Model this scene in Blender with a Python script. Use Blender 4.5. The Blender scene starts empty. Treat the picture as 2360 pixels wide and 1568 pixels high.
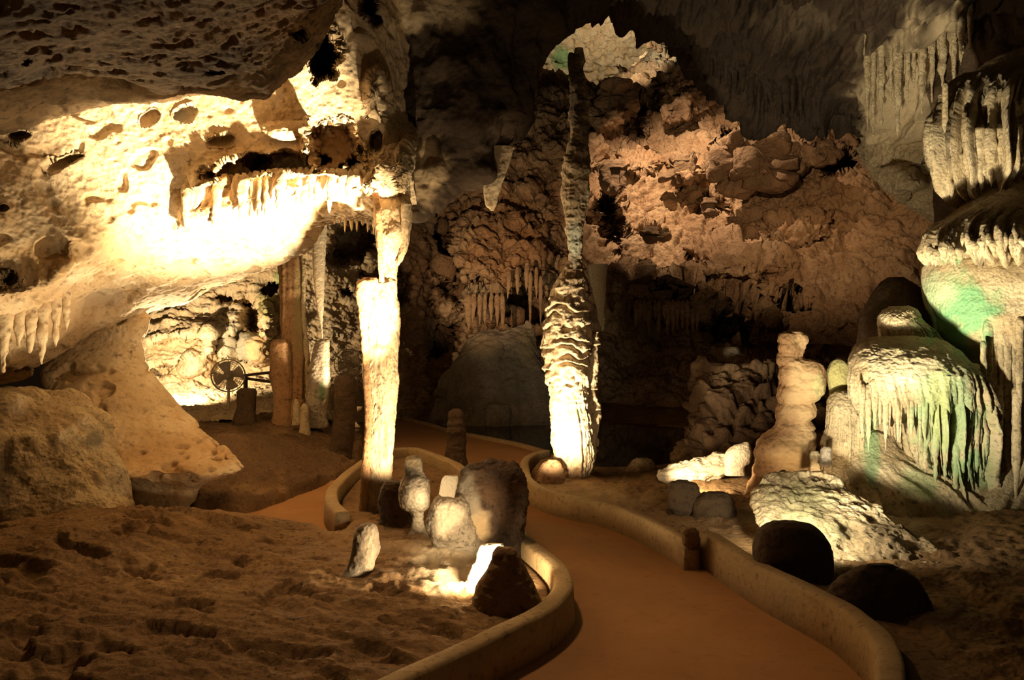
import bpy, math, random
import numpy as np
from mathutils import Vector, Matrix

# ---------------------------------------------------------------- camera
F = 1900.0                       # focal length in pixels of the 2360 x 1568 frame
EYE = 1.6
SC = bpy.context.scene
COL = SC.collection
cam_d = bpy.data.cameras.new('camera')
cam_d.sensor_width = 36.0
cam_d.lens = F / 2360.0 * 36.0
cam_d.clip_start = 0.05
cam_d.clip_end = 200
cam = bpy.data.objects.new('camera', cam_d)
cam.location = (0, 0, EYE)
cam.rotation_euler = (math.pi / 2, 0, 0)
COL.objects.link(cam)
SC.camera = cam
SC.view_settings.view_transform = 'Standard'
SC.view_settings.look = 'None'
SC.view_settings.gamma = 1.0
SC.view_settings.exposure = 0.0
SC.view_settings.use_curve_mapping = False

w = bpy.data.worlds.new('cave_dark')
SC.world = w
w.use_nodes = True
w.node_tree.nodes['Background'].inputs[0].default_value = (1.0, 0.55, 0.25, 1)
w.node_tree.nodes['Background'].inputs[1].default_value = 0.006


def P(px, py, D):
    return Vector(((px - 1180.0) / F * D, D, EYE + (784.0 - py) / F * D))


def G(px, py, z=0.0):
    D = F * (EYE - z) / (py - 784.0)
    return Vector(((px - 1180.0) / F * D, D, z))


# ---------------------------------------------------------------- floodlights and added fills
def spot(name, pos, target, energy, angle, blend=0.4, color=(1.0, 0.74, 0.42), radius=0.05):
    d = bpy.data.lights.new(name, 'SPOT')
    d.energy = energy
    d.color = color
    d.spot_size = math.radians(angle)
    d.spot_blend = blend
    d.shadow_soft_size = radius
    o = bpy.data.objects.new(name, d)
    o.location = pos
    o.rotation_euler = (Vector(target) - Vector(pos)).to_track_quat('-Z', 'Y').to_euler()
    COL.objects.link(o)
    return o


def lamp(name, pos, energy, color=(1.0, 0.62, 0.30), radius=0.25):
    d = bpy.data.lights.new(name, 'POINT')
    d.energy = energy
    d.color = color
    d.shadow_soft_size = radius
    o = bpy.data.objects.new(name, d)
    o.location = pos
    COL.objects.link(o)
    return o


WARM = (1.0, 0.74, 0.42)
# on the left bed just right of the white column: lights its right side and the arch
spot('floodlight_island', P(1003, 1036, 6.1), P(620, 470, 7.2), 4200, 52, 0.7)
spot('fill_left', P(345, 1150, 6.6), P(60, 560, 6.6), 230, 74, 0.8)  # added fill for the dim left wall and ledge
spot('fill_white_column', P(1015, 1150, 6.5), P(884, 880, 7.2), 330, 84, 0.6)  # extra fill beside the island lamp, added to whiten the column
spot('fill_small_stones', P(1000, 1165, 5.95), P(992, 1100, 6.35), 6, 150, 0.5)  # small unseen fill added for the slab and stalagmite
# on the ground behind the cone-shaped boulder: lights the mound and the stones round it
spot('floodlight_mound', P(1124, 1336, 4.68), P(960, 1190, 6.2), 100, 150, 0.4)
spot('fill_stump', P(1086, 1222, 4.95), P(1020, 1160, 5.8), 26, 76, 0.6)  # second unseen light, added to brighten the stump and its lobe
# behind the sloping rock on the left: lights the underside of the arch and the back chamber
spot('floodlight_arch', P(440, 880, 10.4), P(560, 560, 8.6), 800, 100, 0.6)
spot('floodlight_chamber', P(352, 872, 12.4), P(450, 730, 15.5), 950, 110, 0.6)
spot('floodlight_stalactite', P(850, 965, 11.2), P(738, 700, 11.6), 330, 70, 0.4)
# low by the foot of the middle column
spot('floodlight_column', P(1232, 1092, 7.75), P(1312, 890, 8.9), 620, 84, 0.8, (1.0, 0.82, 0.52))
# behind the round boulder on the right
spot('floodlight_flowstone', P(1905, 1215, 5.32), P(2130, 740, 7.0), 520, 80, 0.9, (1.0, 0.86, 0.58))
spot('fill_stepped_stalagmite', P(1930, 1150, 6.25), P(1840, 940, 7.4), 95, 70, 0.8, (1.0, 0.72, 0.40))  # added fill to bring up the stepped stalagmite
spot('fill_slope', P(1800, 1175, 5.3), P(1960, 1150, 6.4), 60, 140, 0.6, (1.0, 0.84, 0.55))  # added fill that brightens the rock slope
spot('fill_flowstone_top', P(1905, 1258, 5.3), P(2270, 330, 7.4), 1100, 44, 0.7, (1.0, 0.84, 0.55))  # added beam to lift the top tiers, no fixture there
spot('floodlight_slab', P(1540, 1085, 7.7), P(1690, 1060, 8.2), 110, 100, 0.5, (1.0, 0.74, 0.42))
spot('fill_hanging_tip', P(1236, 1080, 7.3), P(1138, 430, 7.8), 160, 16, 0.8)  # narrow added beam on the pendant tip
# up on the far slope
spot('floodlight_rubble', P(1480, 40, 20.5), P(1590, 420, 23.0), 2900, 92, 0.9, (1.0, 0.70, 0.44))
spot('fill_ridge', P(1400, 140, 26.5), P(1545, 110, 29.2), 420, 84, 0.9, (1.0, 0.80, 0.52))  # added to brighten the ridge beside the opening
spot('floodlight_far_roof', P(1400, 120, 31.2), P(1420, 80, 34.5), 330, 165, 0.4, (1.0, 0.80, 0.50))
spot('floodlight_back', P(885, 700, 9.6), P(1150, 610, 20.0), 2300, 28, 1.0, (1.0, 0.62, 0.32))
spot('fill_back_right', P(1780, 345, 14.0), P(1850, 430, 19.0), 850, 78, 1.0, (1.0, 0.64, 0.34))  # unseen fill in mid-air, added for the right back wall
# unseen fill lights added to brighten the foreground and the path
spot('fill_behind', (-0.9, -1.6, 2.3), (-0.6, 5.2, 0.2), 30, 95, 0.8, (1.0, 0.62, 0.28), 0.2)
spot('fill_overhead', (-0.5, 5.4, 3.5), (-0.6, 4.0, 0.0), 155, 86, 0.7, (1.0, 0.62, 0.30), 0.15)  # added in place of light bounced off the arch
spot('fill_far', P(1120, 560, 9.6), P(1040, 1080, 10.5), 70, 100, 0.9, (1.0, 0.60, 0.27), 0.2)  # added fill in mid-air above the far path

# ---------------------------------------------------------------- noise
_rng = np.random.RandomState(7)
_TAB = _rng.rand(65536).astype(np.float32) * 2 - 1


def _h(i, j, k):
    n = (i.astype(np.int64) * 73856093) ^ (j.astype(np.int64) * 19349663) ^ (k.astype(np.int64) * 83492791)
    n = (n ^ (n >> 13)) * 1274126177
    return _TAB[(n ^ (n >> 16)) & 65535]


def vnoise(Q):
    Qi = np.floor(Q)
    f = Q - Qi
    f = f * f * f * (f * (f * 6 - 15) + 10)
    i, j, k = Qi[:, 0].astype(np.int64), Qi[:, 1].astype(np.int64), Qi[:, 2].astype(np.int64)
    fx, fy, fz = f[:, 0], f[:, 1], f[:, 2]

    def L(a, b, t):
        return a + (b - a) * t
    x00 = L(_h(i, j, k), _h(i + 1, j, k), fx)
    x10 = L(_h(i, j + 1, k), _h(i + 1, j + 1, k), fx)
    x01 = L(_h(i, j, k + 1), _h(i + 1, j, k + 1), fx)
    x11 = L(_h(i, j + 1, k + 1), _h(i + 1, j + 1, k + 1), fx)
    return L(L(x00, x10, fy), L(x01, x11, fy), fz)


def fbm(Q, o=4, gain=0.5):
    s = 0
    a = 1.0
    t = 0
    for n in range(o):
        s = s + a * vnoise(Q * (2.03 ** n) + n * 17.3)
        t += a
        a *= gain
    return s / t


def ridged(Q, o=4):
    s = 0
    a = 1.0
    t = 0
    for n in range(o):
        s = s + a * (1 - 2 * np.abs(vnoise(Q * (2.03 ** n) + n * 9.7)))
        t += a
        a *= 0.5
    return s / t


def cells(Q):
    """distance to the nearest and second cell and a number per cell"""
    Qi = np.floor(Q).astype(np.int64)
    d1 = np.full(len(Q), 9.0)
    d2 = np.full(len(Q), 9.0)
    idv = np.zeros(len(Q))
    for a in (-1, 0, 1):
        for b in (-1, 0, 1):
            for c in (-1, 0, 1):
                i, j, k = Qi[:, 0] + a, Qi[:, 1] + b, Qi[:, 2] + c
                cx = i + 0.5 + 0.42 * _h(i, j, k)
                cy = j + 0.5 + 0.42 * _h(i + 31, j, k)
                cz = k + 0.5 + 0.42 * _h(i, j + 57, k)
                d = np.sqrt((Q[:, 0] - cx) ** 2 + (Q[:, 1] - cy) ** 2 + (Q[:, 2] - cz) ** 2)
                near = d < d1
                d2 = np.where(near, d1, np.minimum(d2, d))
                idv = np.where(near, _h(i, j + 11, k + 5), idv)
                d1 = np.where(near, d, d1)
    return d1, d2, idv


def sstep(a, b, x):
    t = np.clip((x - a) / (b - a), 0, 1)
    return t * t * (3 - 2 * t)


def field(Q, spec, seed=0.0):
    out = np.zeros(len(Q))
    for kind, amp, fr, *r in spec:
        fr = np.array(fr if isinstance(fr, (tuple, list)) else (fr, fr, fr), dtype=float)
        W = Q * fr + seed * 3.17 + 0.37
        o = r[0] if r else 4
        if kind == 'fbm':
            out += amp * fbm(W, o)
        elif kind == 'rough':
            out += amp * fbm(W, o, 0.72)
        elif kind == 'ridge':
            out += amp * ridged(W, o)
        elif kind == 'billow':
            out += amp * (2 * np.abs(vnoise(W)) - 0.6 + 0.5 * np.abs(vnoise(W * 2.1)))
        elif kind == 'pock':
            n = fbm(W, 2)
            out -= amp * sstep(r[1] if len(r) > 1 else 0.28, 0.5, n)
        elif kind == 'cell':
            W = W + 0.35 * np.stack([fbm(W * 1.7 + 3, 2), fbm(W * 1.7 + 8, 2), fbm(W * 1.7 + 21, 2)], 1)
            d1, d2, c = cells(W)
            out += amp * (c * 0.6 - 0.9 * (1 - sstep(0.0, 0.22, d2 - d1)) - 0.5 * d1)
        elif kind == 'step':
            n = fbm(W, 3) * 3.0
            fl = np.floor(n)
            out += amp * (fl + sstep(0.6, 1.0, n - fl))
    return out


# ---------------------------------------------------------------- interpolation
def pchip(x, Y, xi):
    x = np.asarray(x, float)
    Y = np.asarray(Y, float)
    one = Y.ndim == 1
    if one:
        Y = Y[:, None]
    n = len(x)
    if n == 2:
        t = ((xi - x[0]) / (x[1] - x[0]))[:, None]
        R = Y[0] + (Y[1] - Y[0]) * t
        return R[:, 0] if one else R
    h = np.diff(x)[:, None]
    d = np.diff(Y, axis=0) / h
    m = np.zeros_like(Y)
    w1 = 2 * h[1:] + h[:-1]
    w2 = h[1:] + 2 * h[:-1]
    same = d[:-1] * d[1:] > 0
    with np.errstate(divide='ignore', invalid='ignore'):
        hm = (w1 + w2) / (w1 / d[:-1] + w2 / d[1:])
    m[1:-1] = np.where(same, hm, 0)
    m[0] = d[0]
    m[-1] = d[-1]
    idx = np.clip(np.searchsorted(x, xi, side='right') - 1, 0, n - 2)
    hh = (x[idx + 1] - x[idx])[:, None]
    t = (xi - x[idx])[:, None] / hh
    t2, t3 = t * t, t * t * t
    R = (2 * t3 - 3 * t2 + 1) * Y[idx] + (t3 - 2 * t2 + t) * hh * m[idx] + (-2 * t3 + 3 * t2) * Y[idx + 1] + (t3 - t2) * hh * m[idx + 1]
    return R[:, 0] if one else R


# ---------------------------------------------------------------- mesh making
def raw_mesh(name, V, Q, T=None, tint=None, smooth=True):
    me = bpy.data.meshes.new(name)
    nq = len(Q)
    nt = 0 if T is None else len(T)
    me.vertices.add(len(V))
    me.vertices.foreach_set('co', np.asarray(V, np.float32).ravel())
    me.loops.add(nq * 4 + nt * 3)
    lv = np.concatenate([np.asarray(Q, np.int32).ravel()] + ([np.asarray(T, np.int32).ravel()] if nt else []))
    me.loops.foreach_set('vertex_index', lv)
    me.polygons.add(nq + nt)
    ls = np.concatenate([np.arange(nq) * 4, nq * 4 + np.arange(nt) * 3]).astype(np.int32)
    me.polygons.foreach_set('loop_start', ls)
    me.polygons.foreach_set('use_smooth', np.full(nq + nt, smooth))
    me.update(calc_edges=True)
    me.validate()
    if tint is None:
        tint = np.zeros((len(V), 4), np.float32)
    if True:
        a = me.color_attributes.new('tint', 'FLOAT_COLOR', 'POINT')
        a.data.foreach_set('color', np.asarray(tint, np.float32).ravel())
    return me


def tag(o, label=None, cat=None, group=None, kind=None):
    if label:
        o['label'] = label
    if cat:
        o['category'] = cat
    if group:
        o['group'] = group
    if kind:
        o['kind'] = kind
    return o


def thing(name, loc, label, cat, group=None):
    o = bpy.data.objects.new(name, None)
    o.empty_display_size = 0.1
    o.location = loc
    COL.objects.link(o)
    return tag(o, label, cat, group, 'thing')


def place(name, V, Q, T, mat, parent=None, origin=None, tint=None, smooth=True):
    V = np.asarray(V, float)
    if parent is not None:
        org = np.array(parent.location) if parent.parent is None else np.array(parent.parent.location)
    elif origin is not None:
        org = np.array(origin)
    else:
        org = np.array([(V[:, 0].min() + V[:, 0].max()) / 2, (V[:, 1].min() + V[:, 1].max()) / 2, V[:, 2].min()])
    me = raw_mesh(name, V - org, Q, T, tint, smooth)
    me.materials.append(mat)
    o = bpy.data.objects.new(name, me)
    COL.objects.link(o)
    if parent is not None:
        o.parent = parent
    else:
        o.location = org
    return o


def grid_faces(nv, nu, wrap=False):
    i = np.arange(nv - 1)[:, None]
    j = np.arange(nu if wrap else nu - 1)[None, :]
    j2 = (j + 1) % nu
    a = i * nu + j
    b = i * nu + j2
    c = (i + 1) * nu + j2
    d = (i + 1) * nu + j
    return np.stack([a, b, c, d], -1).reshape(-1, 4)


def grid_normals(V, nv, nu, wrap=False):
    G3 = V.reshape(nv, nu, 3)
    if wrap:
        du = np.roll(G3, -1, 1) - np.roll(G3, 1, 1)
    else:
        du = np.gradient(G3, axis=1)
    dv = np.gradient(G3, axis=0)
    N = np.cross(du, dv).reshape(-1, 3)
    L = np.linalg.norm(N, axis=1, keepdims=True)
    return N / np.maximum(L, 1e-9)


CAMP = np.array([0, 0, EYE])


def blob_tint(px, py, tints, seed=0.0):
    """stains, with some painted light and shade: list of (px, py, rx, ry, rgb, strength)"""
    out = np.zeros((len(px), 4))
    out[:, :3] = 0.5
    n = fbm(np.stack([px / 34.0, py / 34.0, px * 0 + seed], 1), 3)
    for (cx, cy, rx, ry, rgb, s) in tints:
        r = np.sqrt(((px - cx) / rx) ** 2 + ((py - cy) / ry) ** 2)
        a = s * (1 - sstep(0.35, 1.15, r + 0.55 * n))
        mix = a[:, None]
        tot = out[:, 3:4] * (1 - mix) + mix
        out[:, :3] = np.where(tot > 1e-6, (out[:, :3] * out[:, 3:4] * (1 - mix) + np.array(rgb) * mix) / np.maximum(tot, 1e-6), out[:, :3])
        out[:, 3:4] = tot
    return out


def dfeat(px, py, D, feats, seed=0.0):
    """bumps, hollows and ledges of the rock"""
    nz = fbm(np.stack([px / 22.0, py / 22.0, px * 0 + seed + 5], 1), 3)
    nz2 = fbm(np.stack([px / 60.0, py / 60.0, px * 0 + seed + 15], 1), 2)
    for f in feats:
        if f[0] in ('pit', 'bump'):
            _, cx, cy, rx, ry, dd = f[:6]
            rot = math.radians(f[6]) if len(f) > 6 else 0
            c, s = math.cos(rot), math.sin(rot)
            ux = ((px - cx) * c + (py - cy) * s) / rx
            uy = (-(px - cx) * s + (py - cy) * c) / ry
            r = np.sqrt(ux * ux + uy * uy)
            if f[0] == 'pit':
                r = r + 0.4 * nz + 0.25 * nz2
                D = D + dd * (1 - sstep(0.72, 1.05, r))
            else:
                r = r + 0.12 * nz
                D = D - dd * np.sqrt(np.clip(1 - r * r, 0, 1))
        elif f[0] in ('ridge', 'shelf'):
            _, pl, wd, dd = f
            xs = [p[0] for p in pl]
            ys = [p[1] for p in pl]
            yc = np.interp(px, xs, ys)
            inside = sstep(xs[0] - wd, xs[0] + wd, px) * (1 - sstep(xs[-1] - wd, xs[-1] + wd, px))
            t = (py - yc + 0.45 * wd * nz) / wd
            if f[0] == 'ridge':
                D = D - dd * inside * np.exp(-t * t)
            else:      # juts out above the line and cuts back sharply below it
                D = D - dd * inside * np.where(t < 0, np.exp(-(t / 3.0) ** 2), np.exp(-(t * 4) ** 2))
    return D


def sheet(name, rows, px0, px1, nu, nv, mat, feats=(), spec=(), tints=None, seed=0.0, back=None):
    xi = np.linspace(px0, px1, nu)
    A = []
    for r in rows:
        r = np.array(r, float)
        A.append(pchip(r[:, 0], r[:, 1:], xi))
    A = np.stack(A)                                     # rows, nu, (py, D)
    step = np.abs(np.diff(A[:, :, 0], axis=0)).mean(1) + 70 * np.abs(np.diff(A[:, :, 1], axis=0)).mean(1) + 1e-3
    s = np.concatenate([[0], np.cumsum(step)])
    si = np.linspace(0, s[-1], nv)
    n = A.shape[0]
    B = pchip(s, A.reshape(n, -1), si).reshape(nv, nu, 2)
    px = np.tile(xi, (nv, 1)).ravel()
    py = B[:, :, 0].ravel()
    D = dfeat(px, py, B[:, :, 1].ravel(), feats, seed)
    V = np.stack([(px - 1180) / F * D, D, EYE + (784 - py) / F * D], 1)
    N = grid_normals(V, nv, nu)
    flip = np.sign(((CAMP - V) * N).sum(1).mean()) or 1
    N = N * flip
    V = V + N * field(V, spec, seed)[:, None]
    t = None if tints is None else blob_tint(px, py, tints, seed)
    return place(name, V, grid_faces(nv, nu), None, mat, tint=t, origin=(0, 0, 0))


def loft(name, secs, mat, spec=(), seg=72, rings=120, tf=0.8, nsup=2.3, parent=None, seed=0.0, flute=None, tints=None,
         feats=(), origin=None, ledge=None):
    """a rock drawn by its outline: (py, left px, right px, distance[, depth/width])"""
    S = np.array([(s[0], s[1], s[2], s[3], (s[4] if len(s) > 4 else tf)) for s in secs], float)
    d = np.abs(np.diff(S[:, 0])) + 0.35 * np.abs(np.diff((S[:, 2] - S[:, 1]))) + 40 * np.abs(np.diff(S[:, 3])) + 1e-3
    s = np.concatenate([[0], np.cumsum(d)])
    R = pchip(s, S, np.linspace(0, s[-1], rings))
    th = np.linspace(0, 2 * math.pi, seg, endpoint=False)
    ct, st = np.cos(th), np.sin(th)
    cx = np.sign(ct) * np.abs(ct) ** (2 / nsup)
    sy = np.sign(st) * np.abs(st) ** (2 / nsup)
    Dd = R[:, 3]
    z = EYE + (784 - R[:, 0]) / F * Dd
    a = (R[:, 2] - R[:, 1]) / 2 / F * Dd
    xc = ((R[:, 1] + R[:, 2]) / 2 - 1180) / F * Dd
    b = a * R[:, 4]
    X = xc[:, None] + a[:, None] * cx[None]
    Y = Dd[:, None] + b[:, None] * sy[None]
    Z = np.tile(z[:, None], (1, seg))
    V = np.stack([X, Y, Z], -1).reshape(-1, 3)
    N = grid_normals(V, rings, seg, True)
    C = np.stack([np.repeat(xc, seg), np.repeat(Dd, seg), V[:, 2]], 1)
    if ((V - C) * N).sum() < 0:
        N = -N
    off = field(V, spec, seed)
    tt = np.repeat(np.linspace(0, 1, rings), seg)
    if flute:
        amp, k, t0, t1 = flute
        ang = np.tile(th, rings)
        W = np.stack([np.cos(ang) * k, np.sin(ang) * k, V[:, 2] * 0.9 + seed], 1)
        off += amp * (2 * np.abs(vnoise(W)) + 0.7 * np.abs(vnoise(W * 2.2 + 7)) - 0.7) * sstep(t0, t1, tt)
    if ledge:
        amp, fz, y0, y1 = ledge
        zz = V[:, 2] * fz + 2.2 * fbm(V * 2.3 + seed, 3) + 0.9 * fbm(V * 7.0 + seed, 2)
        ppy = np.repeat(R[:, 0], seg)
        fr = zz - np.floor(zz)
        lobe = 0.55 + 0.6 * fbm(V * np.array([9, 9, 5]) + 3, 2)
        off += amp * lobe * (sstep(0, 0.75, 1 - fr) * sstep(0.0, 0.12, fr) * 1.0 - 0.45) * sstep(y0 - 40, y0 + 20, ppy) * (1 - sstep(y1 - 20, y1 + 30, ppy))
    wid = np.repeat(a, seg)
    off = off * sstep(0, 0.03, np.minimum(tt, 1 - tt) + 0.01)
    off = np.clip(off, -0.75 * wid, 10)
    V = V + N * off[:, None]
    q = grid_faces(rings, seg, True)
    top = len(V)
    c0 = V[:seg].mean(0)
    c1 = V[-seg:].mean(0)
    V = np.concatenate([V, [c0], [c1]])
    j = np.arange(seg)
    T = np.concatenate([np.stack([(j + 1) % seg, j, np.full(seg, top)], 1),
                        np.stack([(rings - 1) * seg + j, (rings - 1) * seg + (j + 1) % seg, np.full(seg, top + 1)], 1)])
    if secs[0][0] < secs[-1][0]:
        q = q[:, ::-1]
        T = T[:, ::-1]
    t = None
    if tints is not None:
        ppx = 1180 + V[:, 0] / V[:, 1] * F
        ppy = 784 - (V[:, 2] - EYE) / V[:, 1] * F
        t = blob_tint(ppx, ppy, tints, seed)
    return place(name, V, q, T, mat, parent, tint=t, origin=origin)


def base_of(secs):
    s = max(secs, key=lambda r: EYE * 0 - (784 - r[0]) / F * r[3])
    return P((s[1] + s[2]) / 2, s[0], s[3])


def tube(name, pts, r, mat, parent=None, seg=10, flat=None):
    """round bar along world points; r number or list"""
    pts = [Vector(p) for p in pts]
    n = len(pts)
    rr = r if isinstance(r, (list, tuple)) else [r] * n
    V = []
    for i, p in enumerate(pts):
        t = (pts[min(i + 1, n - 1)] - pts[max(i - 1, 0)]).normalized()
        up = Vector((0, 0, 1)) if abs(t.z) < 0.9 else Vector((1, 0, 0))
        u = t.cross(up).normalized()
        v = u.cross(t).normalized()
        for k in range(seg):
            a = 2 * math.pi * k / seg
            V.append(p + (u * math.cos(a) + v * math.sin(a)) * rr[i])
    V = np.array([tuple(v) for v in V])
    q = grid_faces(n, seg, True)
    c0, c1 = len(V), len(V) + 1
    V = np.concatenate([V, [tuple(pts[0])], [tuple(pts[-1])]])
    j = np.arange(seg)
    T = np.concatenate([np.stack([(j + 1) % seg, j, np.full(seg, c0)], 1),
                        np.stack([(n - 1) * seg + j, (n - 1) * seg + (j + 1) % seg, np.full(seg, c1)], 1)])
    return V, q, T


# ---------------------------------------------------------------- materials
def rock(name, base, second, dark, scale=2.0, bump=0.5, speck=0.35, rough=0.85, tint=True, dist=0.03, streak=None):
    m = bpy.data.materials.new(name)
    m.use_nodes = True
    nt = m.node_tree
    N, Lk = nt.nodes, nt.links
    b = N['Principled BSDF']
    b.inputs['Roughness'].default_value = rough
    b.inputs['Specular IOR Level'].default_value = 0.25
    tc = N.new('ShaderNodeTexCoord')
    mp = N.new('ShaderNodeMapping')
    if streak:
        mp.inputs['Scale'].default_value = streak
    Lk.new(tc.outputs['Object'], mp.inputs[0])
    n1 = N.new('ShaderNodeTexNoise')
    n1.inputs['Scale'].default_value = scale
    n1.inputs['Detail'].default_value = 6
    n1.inputs['Roughness'].default_value = 0.62
    Lk.new(mp.outputs[0], n1.inputs['Vector'])
    r1 = N.new('ShaderNodeMapRange')
    r1.inputs[1].default_value = 0.36
    r1.inputs[2].default_value = 0.64
    Lk.new(n1.outputs[0], r1.inputs[0])
    mx = N.new('ShaderNodeMix')
    mx.data_type = 'RGBA'
    mx.inputs[6].default_value = (*base, 1)
    mx.inputs[7].default_value = (*second, 1)
    Lk.new(r1.outputs[0], mx.inputs[0])
    # dark mottling
    n2 = N.new('ShaderNodeTexNoise')
    n2.inputs['Scale'].default_value = scale * 9
    n2.inputs['Detail'].default_value = 5
    n2.inputs['Roughness'].default_value = 0.7
    Lk.new(mp.outputs[0], n2.inputs['Vector'])
    r2 = N.new('ShaderNodeMapRange')
    r2.inputs[1].default_value = 0.53
    r2.inputs[2].default_value = 0.72
    r2.inputs[3].default_value = 0
    r2.inputs[4].default_value = min(1.0, speck * 2)
    Lk.new(n2.outputs[0], r2.inputs[0])
    m2 = N.new('ShaderNodeMix')
    m2.data_type = 'RGBA'
    m2.inputs[7].default_value = (*dark, 1)
    Lk.new(r2.outputs[0], m2.inputs[0])
    Lk.new(mx.outputs[2], m2.inputs[6])
    out = m2.outputs[2]
    if tint:
        at = N.new('ShaderNodeAttribute')
        at.attribute_name = 'tint'
        m3 = N.new('ShaderNodeMix')
        m3.data_type = 'RGBA'
        Lk.new(out, m3.inputs[6])
        Lk.new(at.outputs['Color'], m3.inputs[7])
        mm = N.new('ShaderNodeMath')
        mm.operation = 'MULTIPLY'
        mm.inputs[1].default_value = 0.9
        Lk.new(at.outputs['Alpha'], mm.inputs[0])
        Lk.new(mm.outputs[0], m3.inputs[0])
        out = m3.outputs[2]
    Lk.new(out, b.inputs['Base Color'])
    # relief
    n3 = N.new('ShaderNodeTexNoise')
    n3.inputs['Scale'].default_value = scale * 5
    n3.inputs['Detail'].default_value = 9
    n3.inputs['Roughness'].default_value = 0.72
    Lk.new(mp.outputs[0], n3.inputs['Vector'])
    vo = N.new('ShaderNodeTexVoronoi')
    vo.inputs['Scale'].default_value = scale * 12
    Lk.new(mp.outputs[0], vo.inputs['Vector'])
    ad = N.new('ShaderNodeMath')
    ad.operation = 'MULTIPLY_ADD'
    ad.inputs[1].default_value = 0.35
    Lk.new(vo.outputs['Distance'], ad.inputs[0])
    Lk.new(n3.outputs[0], ad.inputs[2])
    bp = N.new('ShaderNodeBump')
    bp.inputs['Strength'].default_value = bump
    bp.inputs['Distance'].default_value = dist
    Lk.new(ad.outputs[0], bp.inputs['Height'])
    Lk.new(bp.outputs[0], b.inputs['Normal'])
    return m


def plain(name, col, rough=0.6, metal=0.0):
    m = bpy.data.materials.new(name)
    m.use_nodes = True
    b = m.node_tree.nodes['Principled BSDF']
    b.inputs['Roughness'].default_value = rough
    b.inputs['Metallic'].default_value = metal
    n = m.node_tree.nodes.new('ShaderNodeTexNoise')
    n.inputs['Scale'].default_value = 14
    r = m.node_tree.nodes.new('ShaderNodeMix')
    r.data_type = 'RGBA'
    r.inputs[6].default_value = (*[c * 0.8 for c in col], 1)
    r.inputs[7].default_value = (*[min(1, c * 1.15) for c in col], 1)
    m.node_tree.links.new(n.outputs[0], r.inputs[0])
    m.node_tree.links.new(r.outputs[2], b.inputs['Base Color'])
    return m


M_PALE = rock('pale_limestone', (0.72, 0.60, 0.42), (0.60, 0.45, 0.27), (0.16, 0.10, 0.055), 1.8, 0.75, 0.5)
M_ROOF = rock('brown_roof_rock', (0.10, 0.068, 0.038), (0.27, 0.185, 0.10), (0.035, 0.023, 0.015), 1.5, 1.0, 0.7, dist=0.05)
M_SHADED = rock('shaded_black_rock', (0.040, 0.027, 0.018), (0.065, 0.043, 0.027), (0.018, 0.013, 0.010), 1.6, 0.9, 0.4)  # darker rock: shade of the unlit roof and pendant put into the colour
M_DARK = rock('dark_rock', (0.075, 0.048, 0.028), (0.11, 0.07, 0.04), (0.025, 0.018, 0.012), 1.8, 0.9, 0.5)
M_RUB = rock('rubble_rock', (0.50, 0.35, 0.21), (0.36, 0.22, 0.12), (0.10, 0.06, 0.035), 1.1, 0.9, 0.5, dist=0.10)
M_COL = rock('column_stone', (0.68, 0.55, 0.37), (0.44, 0.31, 0.18), (0.05, 0.035, 0.022), 2.5, 1.0, 0.8, streak=(1, 1, 0.5))
M_RUST = rock('rusty_column_stone', (0.42, 0.25, 0.13), (0.30, 0.17, 0.08), (0.08, 0.05, 0.03), 2.5, 0.7, 0.5)
M_FLOW = rock('flowstone', (0.60, 0.50, 0.33), (0.44, 0.34, 0.20), (0.08, 0.06, 0.04), 3.0, 0.9, 0.65)
M_GREY = rock('grey_stone', (0.42, 0.36, 0.28), (0.28, 0.23, 0.17), (0.05, 0.04, 0.035), 3.0, 0.9, 0.6)
M_SOIL = rock('brown_soil', (0.36, 0.22, 0.10), (0.24, 0.14, 0.065), (0.05, 0.03, 0.018), 2.0, 1.0, 0.7, dist=0.05)
M_PATH = rock('orange_path', (0.36, 0.185, 0.075), (0.31, 0.155, 0.06), (0.22, 0.11, 0.045), 1.4, 0.35, 0.3, tint=False, dist=0.012)
M_KERB = rock('kerb_concrete', (0.40, 0.29, 0.155), (0.32, 0.225, 0.115), (0.15, 0.10, 0.055), 2.5, 0.5, 0.5, tint=False, dist=0.012)
M_STUMP = rock('dark_stump_stone', (0.13, 0.075, 0.042), (0.06, 0.045, 0.034), (0.02, 0.016, 0.013), 3.0, 0.9, 0.55)  # dark brown base mottled nearly black
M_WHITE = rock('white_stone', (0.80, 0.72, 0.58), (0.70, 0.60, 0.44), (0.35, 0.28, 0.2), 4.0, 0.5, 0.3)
M_WOOD = plain('dark_wood', (0.10, 0.06, 0.035), 0.7)
M_FAN = plain('pale_fan_plastic', (0.55, 0.47, 0.34), 0.5)
M_WIRE = plain('fan_wire', (0.50, 0.45, 0.36), 0.4, 0.3)

m = bpy.data.materials.new('still_water')
m.use_nodes = True
b = m.node_tree.nodes['Principled BSDF']
b.inputs['Base Color'].default_value = (0.012, 0.010, 0.007, 1)
b.inputs['Roughness'].default_value = 0.04
b.inputs['IOR'].default_value = 1.33
n = m.node_tree.nodes.new('ShaderNodeTexNoise')
n.inputs['Scale'].default_value = 2.0
bp = m.node_tree.nodes.new('ShaderNodeBump')
bp.inputs['Strength'].default_value = 0.08
bp.inputs['Distance'].default_value = 0.02
m.node_tree.links.new(n.outputs[0], bp.inputs['Height'])
m.node_tree.links.new(bp.outputs[0], b.inputs['Normal'])
M_WATER = m

GREEN = (0.10, 0.36, 0.16)
LIME = (0.40, 0.55, 0.16)
OCHRE = (0.70, 0.42, 0.14)
GREY = (0.25, 0.24, 0.20)
PINK = (0.62, 0.42, 0.30)
BROWN = (0.22, 0.13, 0.06)

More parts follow.
